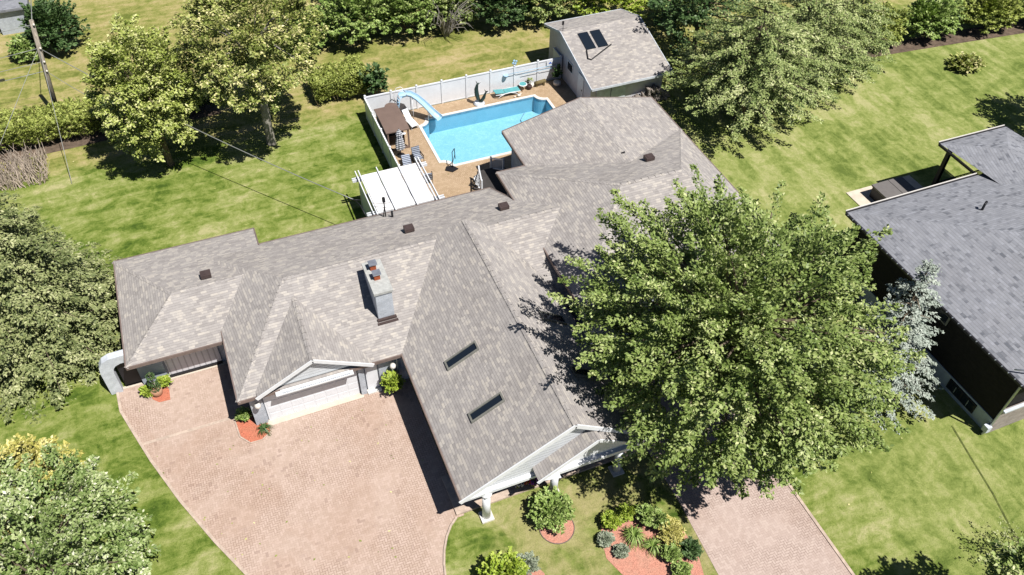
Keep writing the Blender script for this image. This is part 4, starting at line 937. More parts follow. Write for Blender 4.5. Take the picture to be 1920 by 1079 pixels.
# belt of bushes at the top of the picture
def bush(x, y, z, rx, ry, rz, mat, lab, name='bush', nsp=170, **k): return shrub(name, (x, y, z), (rx, ry, rz), mat, lab, cat='bush', nsp=nsp, n=34, L=0.75, W=0.42, leaf=0.25, low=-0.45, group='bushes at the back boundary', **k)
bush(8.6, 63.2, 1.5, 2.6, 2.0, 1.6, M['shrub'], 'low green bush right behind the tall linden crown')
bush(12.4, 62.5, 2.3, 3.0, 2.4, 2.6, M['shrub'], 'large broad leaved bush left of the pool axis at the back boundary', nsp=260)
bush(16.6, 62.6, 2.1, 2.8, 2.3, 2.5, M['shrub'], 'broad leaved bush with black shadow at its foot at the back boundary', nsp=240)
bush(20.6, 62.4, 1.8, 2.5, 2.0, 2.2, M['maple'], 'darker bush behind bare grey twigs at the back boundary', nsp=200)
bush(24.3, 60.9, 1.9, 2.4, 2.1, 2.3, M['shrub_dark'], 'dark glossy bush left of the shed at the back boundary', nsp=200)
bush(28.2, 60.4, 1.9, 2.5, 2.1, 2.2, M['maple'], 'mottled bush directly behind the shed ridge', nsp=200)
bush(33.0, 57.8, 2.4, 3.2, 2.4, 2.8, M['shrub_lime'], 'yellow green bush rising over the shed roof', nsp=260)
bush(38.6, 56.2, 2.2, 3.0, 2.4, 2.6, M['maple'], 'bush in dappled shade between shed and spruces', nsp=240)
bush(24.0, 66.5, 2.8, 4.5, 2.6, 3.4, M['shrub'], 'tall bush mass at the top edge above the pool', nsp=330)
bush(15.6, 67.5, 2.8, 4.5, 2.6, 3.4, M['maple'], 'tall bush mass at the top edge left of the bare twigs', nsp=330)
for i, (x, y, rx) in enumerate(((51.6, 47.6, 3.0), (57.0, 47.2, 3.2), (62.8, 46.4, 3.2), (68.6, 45.6, 3.2))):
    bush(x, y, 1.4, rx, 1.9, 1.8, M['shrub'] if i % 2 else M['hedge'], ['cedar bush beside the rightmost spruce', 'bright cedar bush above the pale hosta', 'cedar bush left of the upper right corner', 'cedar bush at the upper right corner'][i], nsp=260)
MB().poly([(50.2, 45.8), (57, 45.2), (70, 43.9), (70, 46.0), (50.2, 47.4)], 0.012).build('hedge_soil', M['soil'], kind='structure')
bush(-9.9, 70.0, 1.7, 2.3, 2.2, 2.2, M['shrub_dark'], 'dark round bush behind the utility pole', nsp=230)
bush(-12.2, 69.2, 0.7, 1.2, 1.0, 0.9, M['shrub'], 'small bright bush at the foot of the dark round bush', nsp=80)
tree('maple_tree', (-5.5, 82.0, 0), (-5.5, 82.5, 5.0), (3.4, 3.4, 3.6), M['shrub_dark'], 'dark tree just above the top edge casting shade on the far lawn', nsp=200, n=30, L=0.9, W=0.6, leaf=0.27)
# distant trees beyond the frame edges that throw the shadows seen on the right lawn
tree('maple_tree', (57.8, 31.2, 0), (57.6, 31.4, 5.4), (3.6, 3.4, 3.2), M['maple'], 'maple beyond the right edge casting a leafy shadow on the lawn', nsp=260, n=34, L=1.0, W=0.45, leaf=0.25)
tree('maple_tree', (24.3, 5.6, 0), (24.4, 5.8, 5.0), (2.1, 1.7, 1.4), M['maple'], 'tree below the lower edge casting a speckled shadow on the front lawn', nsp=130, n=26, L=0.8, W=0.45, leaf=0.22)
tree('birch_tree', (28.5, 7.4, 0), (28.4, 7.9, 1.3), (1.7, 1.5, 1.2), M['pale'], 'pale feathery young tree at the lower right corner', nsp=80, n=13, L=0.85, W=0.3, leaf=0.11, r0=0.06, shell=(0.3, 1.0), tint=0.3)

# clipped hedges
def hedge(poly_c, name, label, mat, n=3000):
    pass
def hedge_box(x0, x1, y0, y1, h, mat, label, nsp=700, leaf=0.15, z0=0.55):
    root = thing('hedge', ((x0+x1)/2, (y0+y1)/2, 0), label, 'hedge'); C = []; D = []
    for i in range(nsp):
        s = rng.random(); x = rng.uniform(x0, x1); und = 0.12*math.sin(x*1.3)+0.08*math.sin(x*3.1)
        if s < 0.55: C.append([x, rng.uniform(y0, y1), h+und+rng.normal(0, 0.06)]); D.append([rng.normal(0, 0.5), rng.normal(0, 0.5), 0.8])
        elif s < 0.9: C.append([x, y0+rng.normal(0, 0.1)-0.1*math.sin(x*2), rng.uniform(z0, h)]); D.append([rng.normal(0, 0.4), -0.7, 0.7])
        else: C.append([x0 if rng.random() < 0.5 else x1, rng.uniform(y0, y1), rng.uniform(z0, h)]); D.append([rng.normal(0, 0.5), 0.1, 0.7])
    for i in range(nsp//3): C.append([rng.uniform(x0, x1), rng.uniform(y0, y1), rng.uniform(z0, h)]); D.append([0, 0, 1])
    leafmesh('foliage', [leaves('hedge', np.array(C), np.array(D), mat, None, n=30, L=0.5, W=0.34, leaf=leaf, up=0.6)], mat, root)
    m = MB(); rg = random.Random(5)
    for i in range(int((x1-x0)*7)):
        x = rg.uniform(x0, x1); y = rg.uniform(y0, y1); m.tube([(x, y, -0.02), (x+rg.uniform(-.25, .25), y+rg.uniform(-.3, .1), 0.5), (x+rg.uniform(-.4, .4), y+rg.uniform(-.3, .3), 1.1)], [0.035, 0.025, 0.01], 5)
    m.build('stems', M['twig'], root)
hedge_box(-16.5, -7.2, 56.4, 59.0, 1.75, M['hedge'], 'long clipped cedar hedge left of the lindens with brown bare foot', nsp=900)
hedge_box(-7.4, 0.2, 56.9, 59.2, 1.5, M['shrub_dark'], 'shaded stretch of hedge behind the two lindens', nsp=500)
hedge_box(7.3, 11.2, 54.6, 57.2, 1.8, M['hedge'], 'square clipped hedge block beside the pool fence corner', nsp=480)
MB().poly([(-17, 55.9), (-12, 55.6), (-7.5, 55.8), (0.5, 56.3), (0.5, 58), (-17, 58)], 0.012).build('hedge_soil', M['soil'], kind='structure')
shrub('sapling', (11.6, 54.0, 1.7), (0.95, 0.8, 1.3), M['shrub_dark'], 'leafy sapling with large dark leaves at the pool fence corner', cat='tree', nsp=46, n=12, L=0.6, W=0.4, leaf=0.34, low=-0.9)
# bare twiggy bush at the left edge
tg = thing('twig_bush', (-13.3, 53.4, 0), 'pale leafless twiggy bush in front of the left hedge', 'bush'); m = MB(); rg = random.Random(9)
for i in range(420):
    x = rg.uniform(-15.8, -11.3); y = rg.uniform(52.2, 55.2); a = rg.uniform(0, 6.28); q = rg.uniform(0.1, 0.7); hh = rg.uniform(0.5, 1.6)
    m.tube([(x, y, 0), (x+q*0.4*math.cos(a), y+q*0.4*math.sin(a), hh*0.55), (x+q*math.cos(a), y+q*math.sin(a), hh)], [0.035, 0.025, 0.01], 4, cap=False)
m.build('twigs', M['twig'], tg)
tg2 = thing('twig_bush', (19.4, 60.6, 0), 'bare grey branches hanging before the back bushes', 'bush'); m = MB()
for i in range(34):
    a = rg.uniform(2.6, 6.8); q = rg.uniform(0.5, 2.3); hh = rg.uniform(1.4, 3.8)
    m.tube([(19.4+rg.uniform(-.2, .2), 60.9, 0), (19.4+q*0.5*math.cos(a), 60.8+q*0.4*math.sin(a), hh*0.7), (19.4+q*math.cos(a), 60.6+q*0.8*math.sin(a), hh*0.95), (19.4+q*1.2*math.cos(a), 60.5+q*math.sin(a), hh*0.8)], [0.05, 0.035, 0.02, 0.008], 4, cap=False)
m.build('twigs', M['bark_pale'], tg2)
# hosta clump
shrub('hosta', (56.6, 41.9, 0.3), (1.45, 1.1, 0.5), M['linden2'], 'pale variegated hosta clump on the right rear lawn', nsp=130, n=12, L=0.5, W=0.4, leaf=0.32)

# front beds
def bed(pts, z=0.02, mat='mulch'): MB().poly(pts, z).build('mulch_bed', M[mat], kind='structure')
def ell(cx, cy, rx, ry, n=20, rg=None): return [(cx+rx*math.cos(2*math.pi*i/n), cy+ry*math.sin(2*math.pi*i/n)) for i in range(n)]
bed(ell(9.78, 17.12, 0.80, 0.80, 24), mat='mulch_pale')
e = MB(); L = ell(9.78, 17.12, 0.82, 0.82, 24)
for i in range(24): e.beam((*L[i], 0.02), (*L[(i+1) % 24], 0.02), 0.03, 0.07)
e.build('bed_edging', M['trim_brown'], kind='structure')
bed([(11.45, 15.8), (11.75, 16.5), (12.4, 16.8), (13.6, 16.7), (14.6, 15.9), (15.2, 14.8), (15.25, 13.6), (14.9, 12.4), (14.2, 10.8), (12.9, 11.4), (12.1, 12.9), (11.55, 14.0), (11.25, 14.9)], mat='mulch_pale')
bed([(5.3, 15.2), (5.9, 16.4), (6.9, 16.75), (7.9, 16.3), (8.35, 15.3), (8.2, 13.8), (6.8, 13.0), (5.6, 13.6)], mat='mulch_pale')
bed([(-6.95, 32.3), (-6.8, 31.5), (-6.5, 31.18), (-5.95, 31.15), (-5.93, 31.85), (-6.1, 32.45)])
bed([(-3.05, 28.85), (-2.95, 27.55), (-2.55, 27.0), (-2.0, 26.98), (-1.52, 27.3), (-1.5, 27.85), (-2.15, 28.0), (-2.2, 28.9)])
e = MB(); L = [(-3.1, 28.85), (-3.0, 27.5), (-2.57, 26.94), (-1.97, 26.92), (-1.46, 27.26)]
for p, q in zip(L[:-1], L[1:]): e.beam((*p, 0.03), (*q, 0.03), 0.05, 0.08)
e.build('bed_edging', M['kerb'], kind='structure')
shrub('round_shrub', (9.78, 17.68, 0.65), (0.98, 0.95, 0.70), M['shrub'], 'round bright green shrub on a red mulch circle by the porch', nsp=190, leaf=0.14, L=0.4, W=0.26, low=-0.3)
shrub('shrub', (6.5, 15.6, 0.7), (0.95, 0.9, 0.75), M['shrub_lime'], 'lime green shrub at the lower edge left of the paler one', nsp=150, leaf=0.17, n=20, L=0.4, W=0.3)
shrub('shrub', (7.7, 15.75, 0.35), (0.5, 0.5, 0.45), M['silver'], 'small grey green shrub right of the lime shrub at the lower edge', nsp=60, leaf=0.12)
bl = [('round_shrub', (12.15, 16.35, 0.35), (0.42, 0.42, 0.4), 'shrub_lime', 'round lime shrub at the back left of the red mulch bed'),
      ('shrub', (12.95, 16.4, 0.4), (0.55, 0.4, 0.4), 'shrub_lime', 'wide lime shrub at the back of the red mulch bed'),
      ('shrub', (13.75, 15.9, 0.5), (0.4, 0.5, 0.55), 'shrub', 'pale tall leafy shrub beside the golden shrub'),
      ('shrub', (14.15, 15.5, 0.5), (0.35, 0.6, 0.55), 'shrub', 'upright pale shrub touching the golden shrub from behind'),
      ('golden_shrub', (14.45, 14.85, 0.35), (0.55, 0.8, 0.5), 'yellow', 'dense golden yellow mounded shrub in the red mulch bed'),
      ('shrub', (13.95, 13.9, 0.3), (0.45, 0.42, 0.38), 'shrub', 'green leafy shrub in front of the golden shrub'),
      ('shrub', (14.9, 13.75, 0.35), (0.42, 0.45, 0.42), 'shrub_dark', 'dark glossy shrub at the right end of the red mulch bed'),
      ('shrub', (14.0, 13.0, 0.25), (0.42, 0.35, 0.35), 'shrub', 'green shrub at the lower edge of the red mulch bed'),
      ('silver_shrub', (11.55, 15.65, 0.25), (0.32, 0.3, 0.26), 'silver', 'silvery plant at the left end of the red mulch bed'),
      ('silver_shrub', (11.95, 14.9, 0.2), (0.26, 0.24, 0.2), 'silver', 'lower silvery plant on the left rim of the red mulch bed')]
for nm, c, R, mt, lb in bl: shrub(nm, c, R, M[mt], lb, nsp=80 if mt != 'yellow' else 190, n=24, L=0.28, W=0.2, leaf=0.115 if mt != 'yellow' else 0.085)
blades('daylily', (12.85, 15.35), 0.75, 0.55, M['shrub'], 'spiky green daylily clump in the middle of the red mulch bed', nb=130, wd=0.028)
blades('daylily', (13.45, 14.6), 0.62, 0.45, M['shrub'], 'smaller spiky daylily clump right of the larger one', nb=100, wd=0.028)
blades('fern', (-1.75, 27.45), 0.5, 0.4, M['shrub_dark'], 'dark spiky plant at the right end of the garage corner bed', nb=60, wd=0.03)
shrub('shrub', (-2.55, 28.55, 0.35), (0.36, 0.36, 0.4), M['shrub'], 'small round shrub at the garage corner bed', nsp=50, leaf=0.11, n=20, L=0.25)
shrub('round_shrub', (4.98, 27.35, 0.75), (0.5, 0.5, 0.75), M['shrub_lime'], 'yellow green egg shaped shrub beside the narrow door', nsp=110, leaf=0.12, n=22, L=0.3)
shrub('shrub', (-6.95, 31.85, 0.3), (0.32, 0.32, 0.32), M['shrub_lime'], 'low lime shrub left of the topiary', nsp=40, leaf=0.11, n=18, L=0.25)
shrub('shrub', (-6.05, 32.15, 0.35), (0.36, 0.3, 0.36), M['shrub_lime'], 'low lime shrub right of the topiary', nsp=44, leaf=0.11, n=18, L=0.25)
tp = thing('topiary', (-6.5, 31.8, 0.02), 'dark topiary of stacked balls in a pot on red mulch', 'topiary')
MB().lathe((-6.5, 31.75, 0.02), [(0.18, 0), (0.27, 0.12), (0.30, 0.4), (0.27, 0.42), (0.2, 0.4)], 16).build('pot', M['pot'], tp)
MB().tube([(-6.5, 31.75, 0.3), (-6.5, 31.75, 1.7)], 0.03, 6).build('stem', M['bark'], tp)
for i, (z, q) in enumerate(((0.62, 0.27), (1.08, 0.24), (1.5, 0.19))):
    d = unit(rng.normal(0, 1, (90, 3))); leafmesh('ball', [leaves('t', np.array([-6.5, 31.75, z])+d*q, d, M['shrub_dark'], None, n=8, L=0.08, W=0.08, leaf=0.06)], M['shrub_dark'], tp)
# porch flowers
for (x, y, z, r, nm, lb) in ((8.9, 19.75, 0.45, 0.3, 'flower_white', 'pot of white flowers on the porch edge'), (9.35, 19.75, 0.5, 0.26, 'flower_red', 'pot of red flowers on the porch edge'), (9.6, 19.55, 0.4, 0.24, 'flower_purple', 'pot of purple flowers on the porch edge')):
    t = thing('flower_pot', (x, y, 0.12), lb, 'potted flowers'); MB().lathe((x, y, 0.12), [(0.12, 0), (0.17, 0.25), (0.15, 0.26)], 12).build('pot', M['pot'], t)
    m = MB()
    for i in range(30): a = rnd.uniform(0, 6.28); q = r*rnd.random()**0.5; m.blob((x+q*math.cos(a), y+q*math.sin(a), z+rnd.uniform(-.05, .12)), 0.045, rnd, 6, 0.2)
    m.build('blooms', M[nm], t); d = unit(rng.normal(0, 1, (14, 3))); leafmesh('leaves', [leaves('f', np.array([x, y, z-0.05])+d*r*0.6, d, M['shrub'], None, n=10, L=0.15, W=0.12, leaf=0.09)], M['shrub'], t)

# ------------------------------------------------------------------ pool side objects
sld = thing('pool_slide', (13.0, 50.9, 0), 'pale blue curved water slide at the left end of the pool', 'slide')
path = [(12.55, 50.75, 2.0), (12.95, 50.85, 2.0), (13.35, 50.8, 1.88), (13.75, 50.6, 1.6), (14.1, 50.35, 1.25), (14.4, 50.1, 0.9), (14.65, 49.85, 0.6), (14.85, 49.6, 0.42), (14.95, 49.4, 0.38)]
ch_ = MB(); ch_.smooth = True; pf = [(-0.30, 0.22), (-0.24, 0.04), (-0.1, -0.02), (0.1, -0.02), (0.24, 0.04), (0.30, 0.22)]
rows = []
for i, p in enumerate(path):
    d = (Vector(path[min(i+1, 8)])-Vector(path[max(i-1, 0)])).normalized(); sd = d.cross(Vector((0, 0, 1))).normalized(); rows.append([tuple(Vector(p)+sd*a+Vector((0, 0, b))) for a, b in pf])
for r0_, r1_ in zip(rows[:-1], rows[1:]):
    for j in range(5): ch_.quad([r0_[j], r1_[j], r1_[j+1], r0_[j+1]])
ch_.build('chute', M['slide'], sld)
for s_ in (0, -1): MB().tube([r[s_] for r in rows], 0.025, 6).build('rim', M['slide'], sld)
ld = MB()
for o in (-0.25, 0.25):
    ld.tube([(12.15, 51.1+o*0.9, 0.03), (12.5, 50.85+o, 2.0)], 0.03, 6)
for i in range(7): f = (i+1)/8; ld.beam((12.15+0.35*f, 50.85, 0.03+1.97*f), (12.15+0.35*f, 51.33-0.2*f, 0.03+1.97*f), 0.1, 0.03)
ld.build('ladder', M['slide'], sld)
hr = MB()
for o in (-0.28, 0.28): hr.tube([(12.25, 50.95+o, 1.1), (12.2, 50.9+o, 1.9), (12.4, 50.85+o, 2.55), (12.7, 50.82+o, 2.6), (12.95, 50.82+o, 2.35), (13.05, 50.82+o, 2.05)], 0.022, 6)
hr.build('handrail', M['white'], sld)
lg = MB()
for x, y, z in ((13.35, 50.55, 1.85), (13.35, 51.05, 1.85), (14.3, 50.0, 0.95), (14.5, 50.32, 0.95)): lg.tube([(x, y, 0.03), (x, y, z)], 0.03, 6)
lg.build('leg', M['white'], sld)

gzb = thing('covered_spa', (11.4, 49.0, 0.03), 'brown roofed spa enclosure between the left fence and the pool', 'spa enclosure')
rm = MB(); N = 10; x0, x1 = 10.50, 12.18
for i in range(N):
    ya = 47.38+i*3.1/N; yb = ya+3.1/N; f = lambda y: 1.66+0.10*math.sin((y-47.38)/3.1*math.pi)
    rm.quad([(x0, ya, f(ya)), (x1, ya, f(ya)), (x1, yb, f(yb)), (x0, yb, f(yb))])
    rm.quad([(x0, yb, f(yb)-0.08), (x0, ya, f(ya)-0.08), (x0, ya, f(ya)), (x0, yb, f(yb))]); rm.quad([(x1, ya, f(ya)-0.08), (x1, yb, f(yb)-0.08), (x1, yb, f(yb)), (x1, ya, f(ya))])
rm.quad([(x0, 47.38, 1.58), (x1, 47.38, 1.58), (x1, 47.38, 1.66), (x0, 47.38, 1.66)])
rm.lathe((11.75, 50.5, 1.5), [(0.45, 0), (0.45, 0.1)], 18)
rm.build('roof', M['brown'], gzb)
q = MB(); q.box(10.6, 10.66, 47.5, 50.4, 0.03, 1.58); q.box(10.67, 12.02, 50.32, 50.38, 0.03, 1.58); q.box(10.7, 11.95, 48.1, 50.2, 0.03, 0.85); q.build('panel', M['brown_dark'], gzb)
q = MB()
for x, y in ((12.08, 47.52), (12.08, 50.34), (10.63, 47.46)): q.box(x-0.05, x+0.05, y-0.04, y+0.04, 0.03, 1.58)
q.box(10.6, 12.12, 47.44, 47.54, 0.03, 0.18); q.build('post', M['brown'], gzb)
MB().lathe((11.75, 47.42, 1.32), [(0.13, 0), (0.13, 0.03)], 14).build('lamp', M['vinyl'], gzb)

um = thing('patio_umbrella', (11.25, 46.75, 0.03), 'closed striped patio umbrella in front of the spa enclosure', 'umbrella')
m = MB(); m.tube([(11.25, 46.75, 0.0), (11.25, 46.75, 2.3)], 0.025, 6); m.build('pole', M['dark'], um)
m = MB(); base = len(m.v); S_ = 16; prof = [(0.30, 0.62), (0.34, 0.75), (0.30, 1.1), (0.24, 1.45), (0.17, 1.7), (0.25, 1.74), (0.20, 1.95), (0.08, 2.15), (0.02, 2.25)]
for r, z in prof:
    for k in range(S_): a = 2*math.pi*k/S_; q = r*(1.0 if k % 2 else 0.72); m.v.append((11.25+q*math.cos(a), 46.75+q*math.sin(a), z+0.03))
for i in range(len(prof)-1):
    for k in range(S_): k2 = (k+1) % S_; m.f.append((i*S_+k, i*S_+k2, (i+1)*S_+k2, (i+1)*S_+k)); m.mi.append(0); m.sm.append(False)
m.build('canopy', M['stripe'], um); MB().lathe((11.25, 46.75, 0.03), [(0.28, 0), (0.28, 0.08), (0.05, 0.14)], 12).build('base', M['dark'], um)

def chaise(name, o, ang, fm, cm, label, back=0.35, ln=1.9, wd=0.62):
    t = thing(name, (0, 0, 0.03), label, 'lounger'); t.location = (o[0], o[1], 0.03); t.rotation_euler = (0, 0, ang)
    def P(m, nm, mt, par=t):
        me = m.build(nm, mt); me.parent = par; return me
    f = MB()
    for s in (-1, 1):
        y = s*wd/2; f.tube([(-ln/2, y, 0.36), (-ln/4, y, 0.33), (0.2, y, 0.35), (ln/2, y, 0.30)], 0.03, 6)
        f.tube([(-ln*0.42, y, 0.0), (-ln*0.30, y, 0.22), (-ln*0.12, y, 0.33)], 0.028, 6); f.tube([(ln*0.44, y, 0.0), (ln*0.32, y, 0.2), (ln*0.12, y, 0.33)], 0.028, 6)
    P(f, 'frame', fm)
    s_ = MB(); s_.beam((-ln*0.1, 0, 0.37), (ln*0.5, 0, 0.33), wd-0.05, 0.03); seat = P(s_, 'seat', cm)
    b_ = MB(); b_.beam((-ln*0.12, 0, 0.38), (-ln*0.5, 0, 0.38+back), wd-0.05, 0.03); P(b_, 'backrest', cm)
    return t
chaise('sun_lounger', (20.85, 51.15), 0.02, M['white'], M['teal'], 'white framed lounger with teal sling by the rear fence', back=0.12, ln=2.0)
chaise('sun_lounger', (12.95, 50.05), -1.35, M['white'], M['vinyl'], 'white slatted lounger beside the spa enclosure and slide', back=0.5, ln=1.5, wd=0.5)
chaise('sun_lounger', (11.25, 45.15), 1.45+math.pi, M['dark'], M['stripe_dark'], 'grey striped cushioned lounger against the left fence', back=0.2, ln=1.8)
def armchair(o, ang, label):
    t = thing('patio_chair', (o[0], o[1], 0.03), label, 'chair', None); t.rotation_euler = (0, 0, ang)
    def P(m, nm, mt): x = m.build(nm, mt); x.parent = t
    f = MB()
    for a in (-0.3, 0.3):
        for b in (-0.3, 0.3): f.tube([(a, b, 0), (a, b, 0.6)], 0.02, 6)
        f.beam((a, -0.32, 0.6), (a, 0.32, 0.6), 0.06, 0.03)
    P(f, 'frame', M['dark']); P(B(-0.28, 0.28, -0.28, 0.28, 0.36, 0.48), 'cushion', M['stripe_dark'])
    q = MB(); q.beam((0, 0.30, 0.45), (0, 0.42, 1.0), 0.56, 0.10); P(q, 'backrest', M['stripe_dark'])
armchair((12.15, 45.7), 0.1, 'striped cushioned chair between lounger and pool, farther from pergola'); armchair((12.1, 43.4), 2.9, 'striped cushioned chair half hidden behind the pergola corner')

st = thing('dolphin_statue', (18.5, 50.75, 0.03), 'dark bronze leaping dolphins statue on a round pale base', 'statue')
MB().lathe((18.5, 50.75, 0.03), [(0.42, 0), (0.42, 0.1), (0.34, 0.14), (0.34, 0.2)], 18).build('base', M['stone'], st)
d1 = MB(); d1.tube([(18.62, 50.75, 0.2), (18.42, 50.75, 0.5), (18.32, 50.75, 0.9), (18.28, 50.75, 1.35), (18.36, 50.75, 1.7), (18.5, 50.75, 1.85)], [0.05, 0.14, 0.17, 0.15, 0.09, 0.03], 12)
d1.quad([(18.34, 50.72, 1.7), (18.62, 50.6, 1.95), (18.42, 50.75, 1.8), (18.3, 50.9, 2.0)]); d1.quad([(18.34, 50.72, 1.7), (18.3, 50.9, 2.0), (18.42, 50.75, 1.8), (18.62, 50.6, 1.95)]); d1.tube([(18.3, 50.75, 1.0), (18.08, 50.7, 1.18)], [0.07, 0.01], 6); d1.build('dolphin', M['bronze'], st)
d2 = MB(); d2.tube([(18.5, 50.7, 0.2), (18.66, 50.65, 0.35), (18.82, 50.62, 0.6), (18.92, 50.6, 0.9), (19.0, 50.6, 1.1)], [0.05, 0.12, 0.13, 0.08, 0.02], 12)
d2.tube([(18.75, 50.62, 0.6), (18.55, 50.5, 0.62)], [0.05, 0.01], 6); d2.quad([(18.95, 50.5, 1.0), (19.15, 50.45, 1.2), (19.0, 50.6, 1.12), (18.9, 50.78, 1.22)]); d2.build('dolphin', M['bronze'], st)

tb2 = thing('side_table', (22.25, 51.35, 0.03), 'small round table with teal top beside the teal lounger', 'table')
MB().lathe((22.25, 51.35, 0.5), [(0.30, 0), (0.33, 0.02), (0.33, 0.05), (0.28, 0.06)], 20).build('rim', M['white'], tb2); MB().lathe((22.25, 51.35, 0.56), [(0.27, 0), (0.27, 0.01)], 20).build('top', M['teal'], tb2)
m = MB()
for i in range(3): a = i*2.1; m.tube([(22.25+0.25*math.cos(a), 51.35+0.25*math.sin(a), 0.03), (22.25+0.1*math.cos(a), 51.35+0.1*math.sin(a), 0.5)], 0.02, 6)
m.build('leg', M['pot'], tb2)
pp = thing('potted_plant', (22.75, 51.3, 0.03), 'dark round pot with reddish plant beside the teal table', 'potted plant')
MB().lathe((22.75, 51.3, 0.03), [(0.12, 0), (0.22, 0.12), (0.22, 0.3), (0.16, 0.36)], 14).build('pot', M['pot_dark'], pp)
d = unit(rng.normal(0, 1, (16, 3))); leafmesh('leaves', [leaves('f', np.array([22.9, 51.45, 0.62])+d*0.2, d, M['twig'], None, n=9, L=0.2, W=0.14, leaf=0.11)], M['maple'], pp)
MB().lathe((23.0, 51.45, 0.03), [(0.16, 0), (0.2, 0.3), (0.12, 0.32)], 12).build('planter', M['pot_white'], pp)
lgb = thing('log_bench', (23.7, 51.4, 0.03), 'short mossy log seat against the rear fence', 'bench')
MB().tube([(23.25, 51.35, 0.36), (24.15, 51.45, 0.36)], 0.15, 12).build('seat', M['log'], lgb)
q = MB(); q.box(23.35, 23.47, 51.3, 51.5, 0.03, 0.24); q.box(23.95, 24.07, 51.3, 51.5, 0.03, 0.24); q.build('leg', M['log'], lgb)
pl_ = thing('potted_plant', (24.95, 51.0, 0.03), 'white potted plant with large leaves at the shed corner', 'potted plant')
MB().lathe((24.95, 51.0, 0.03), [(0.18, 0), (0.3, 0.15), (0.28, 0.34), (0.22, 0.36)], 16).build('pot', M['pot_white'], pl_)
d = unit(rng.normal(0, 1, (26, 3))*[1, 1, 1.5]); d[:, 2] = np.abs(d[:, 2]); leafmesh('leaves', [leaves('f', np.array([25.0, 51.15, 0.6])+d*[0.35, 0.3, 1.0]*rng.uniform(0.3, 1, (26, 1)), d, M['shrub'], None, n=7, L=0.4, W=0.25, leaf=0.28)], M['shrub_dark'], pl_)
tc = thing('skimmer_net', (23.4, 51.7, 1.3), 'long pale pole hanging along the right part of the rear fence', 'net')
q = MB(); q.tube([(21.2, 51.68, 1.42), (25.4, 51.68, 1.42)], 0.022, 6); q.tube([(22.3, 51.66, 1.2), (25.45, 51.66, 1.2)], 0.018, 6); q.build('handle', M['slide'], tc)
q = MB(); q.lathe((21.0, 51.7, 1.35), [(0.2, 0), (0.2, 0.03)], 10); q.build('net', M['slide'], tc)
sp2 = thing('wind_spinner', (21.74, 51.85, 2.0), 'small pale blue spinner on top of a rear fence post', 'ornament')
q = MB(); q.tube([(21.74, 51.85, 1.98), (21.74, 51.85, 2.2)], 0.015, 5); q.build('rod', M['metal'], sp2)
q = MB()
for i in range(4): a = i*math.pi/2+0.4; q.blob((21.74+0.14*math.cos(a), 51.8, 2.25+0.14*math.sin(a)), (0.1, 0.03, 0.1), rnd, 8, 0.05)
q.build('blade', M['slide'], sp2)
sg = thing('pool_sign', (24.6, 51.76, 1.6), 'small white sign with blue mark high on the rear fence', 'sign')
B(24.35, 24.85, 51.755, 51.775, 1.4, 1.78).build('plate', M['vinyl'], sg); q = MB(); q.box(24.52, 24.78, 51.74, 51.754, 1.55, 1.60); q.quad([(24.5, 51.745, 1.6), (24.72, 51.745, 1.6), (24.66, 51.745, 1.72)]); q.build('mark', M['blue'], sg)
ty = thing('pool_toy', (21.65, 50.6, 0.03), 'small white pool toy on the pool edge near the shed end', 'toy')
q = MB(); q.blob((21.65, 50.62, 0.14), (0.16, 0.1, 0.11), rnd, 10, 0.1); q.blob((21.78, 50.62, 0.25), 0.07, rnd, 8, 0.05); q.blob((21.3, 50.6, 0.1), 0.07, rnd, 8, 0.1); q.build('body', M['pot_white'], ty)

rg2 = thing('pool_handrail', (14.2, 44.3, 0.03), 'black bent handrail at the near left corner of the pool', 'handrail')
q = MB(); q.tube([(14.1, 44.2, 0.05), (14.15, 44.25, 1.0), (14.25, 44.6, 1.05), (14.55, 45.0, 1.0), (14.6, 45.05, 0.1)], 0.028, 8); q.tube([(14.12, 44.22, 0.45), (14.4, 44.75, 0.35), (14.58, 45.03, 0.5)], 0.02, 6); q.tube([(13.85, 44.5, 0.1), (14.12, 44.22, 0.5)], 0.02, 6); q.build('rail', M['dark'], rg2)
mt = MB(); mt.slab([(13.55, 44.1), (13.75, 44.45), (14.2, 44.4), (14.45, 43.95), (13.95, 43.75)], 0.03, 0.10); tag(mt.build('rubber_mat', M['dark']), 'black mat on the patio under the pool handrail', 'mat')
mt2 = None

ad = thing('adirondack_chair', (15.3, 41.3, 0.03), 'white wooden armchair facing the pool below the rear steps', 'chair'); ad.rotation_euler = (0, 0, 0.6)
def PA(m, nm): x = m.build(nm, M['white']); x.parent = ad
q = MB()
for i in range(6): q.box(-0.28, 0.28, -0.25+i*0.1, -0.17+i*0.1, 0.30-i*0.02, 0.325-i*0.02)
PA(q, 'seat'); q = MB()
for i in range(5): x = -0.24+i*0.12; q.beam((x, 0.28, 0.2), (x, 0.62, 0.95-abs(i-2)*0.04), 0.1, 0.025)
PA(q, 'backrest')
for s_ in (-1, 1):
    q = MB(); q.beam((s_*0.36, -0.32, 0.55), (s_*0.36, 0.42, 0.55), 0.12, 0.025); q.beam((s_*0.34, -0.25, 0.0), (s_*0.34, -0.25, 0.54), 0.03, 0.09); q.beam((s_*0.3, -0.2, 0.3), (s_*0.3, 0.6, 0.05), 0.03, 0.1); PA(q, 'armrest')
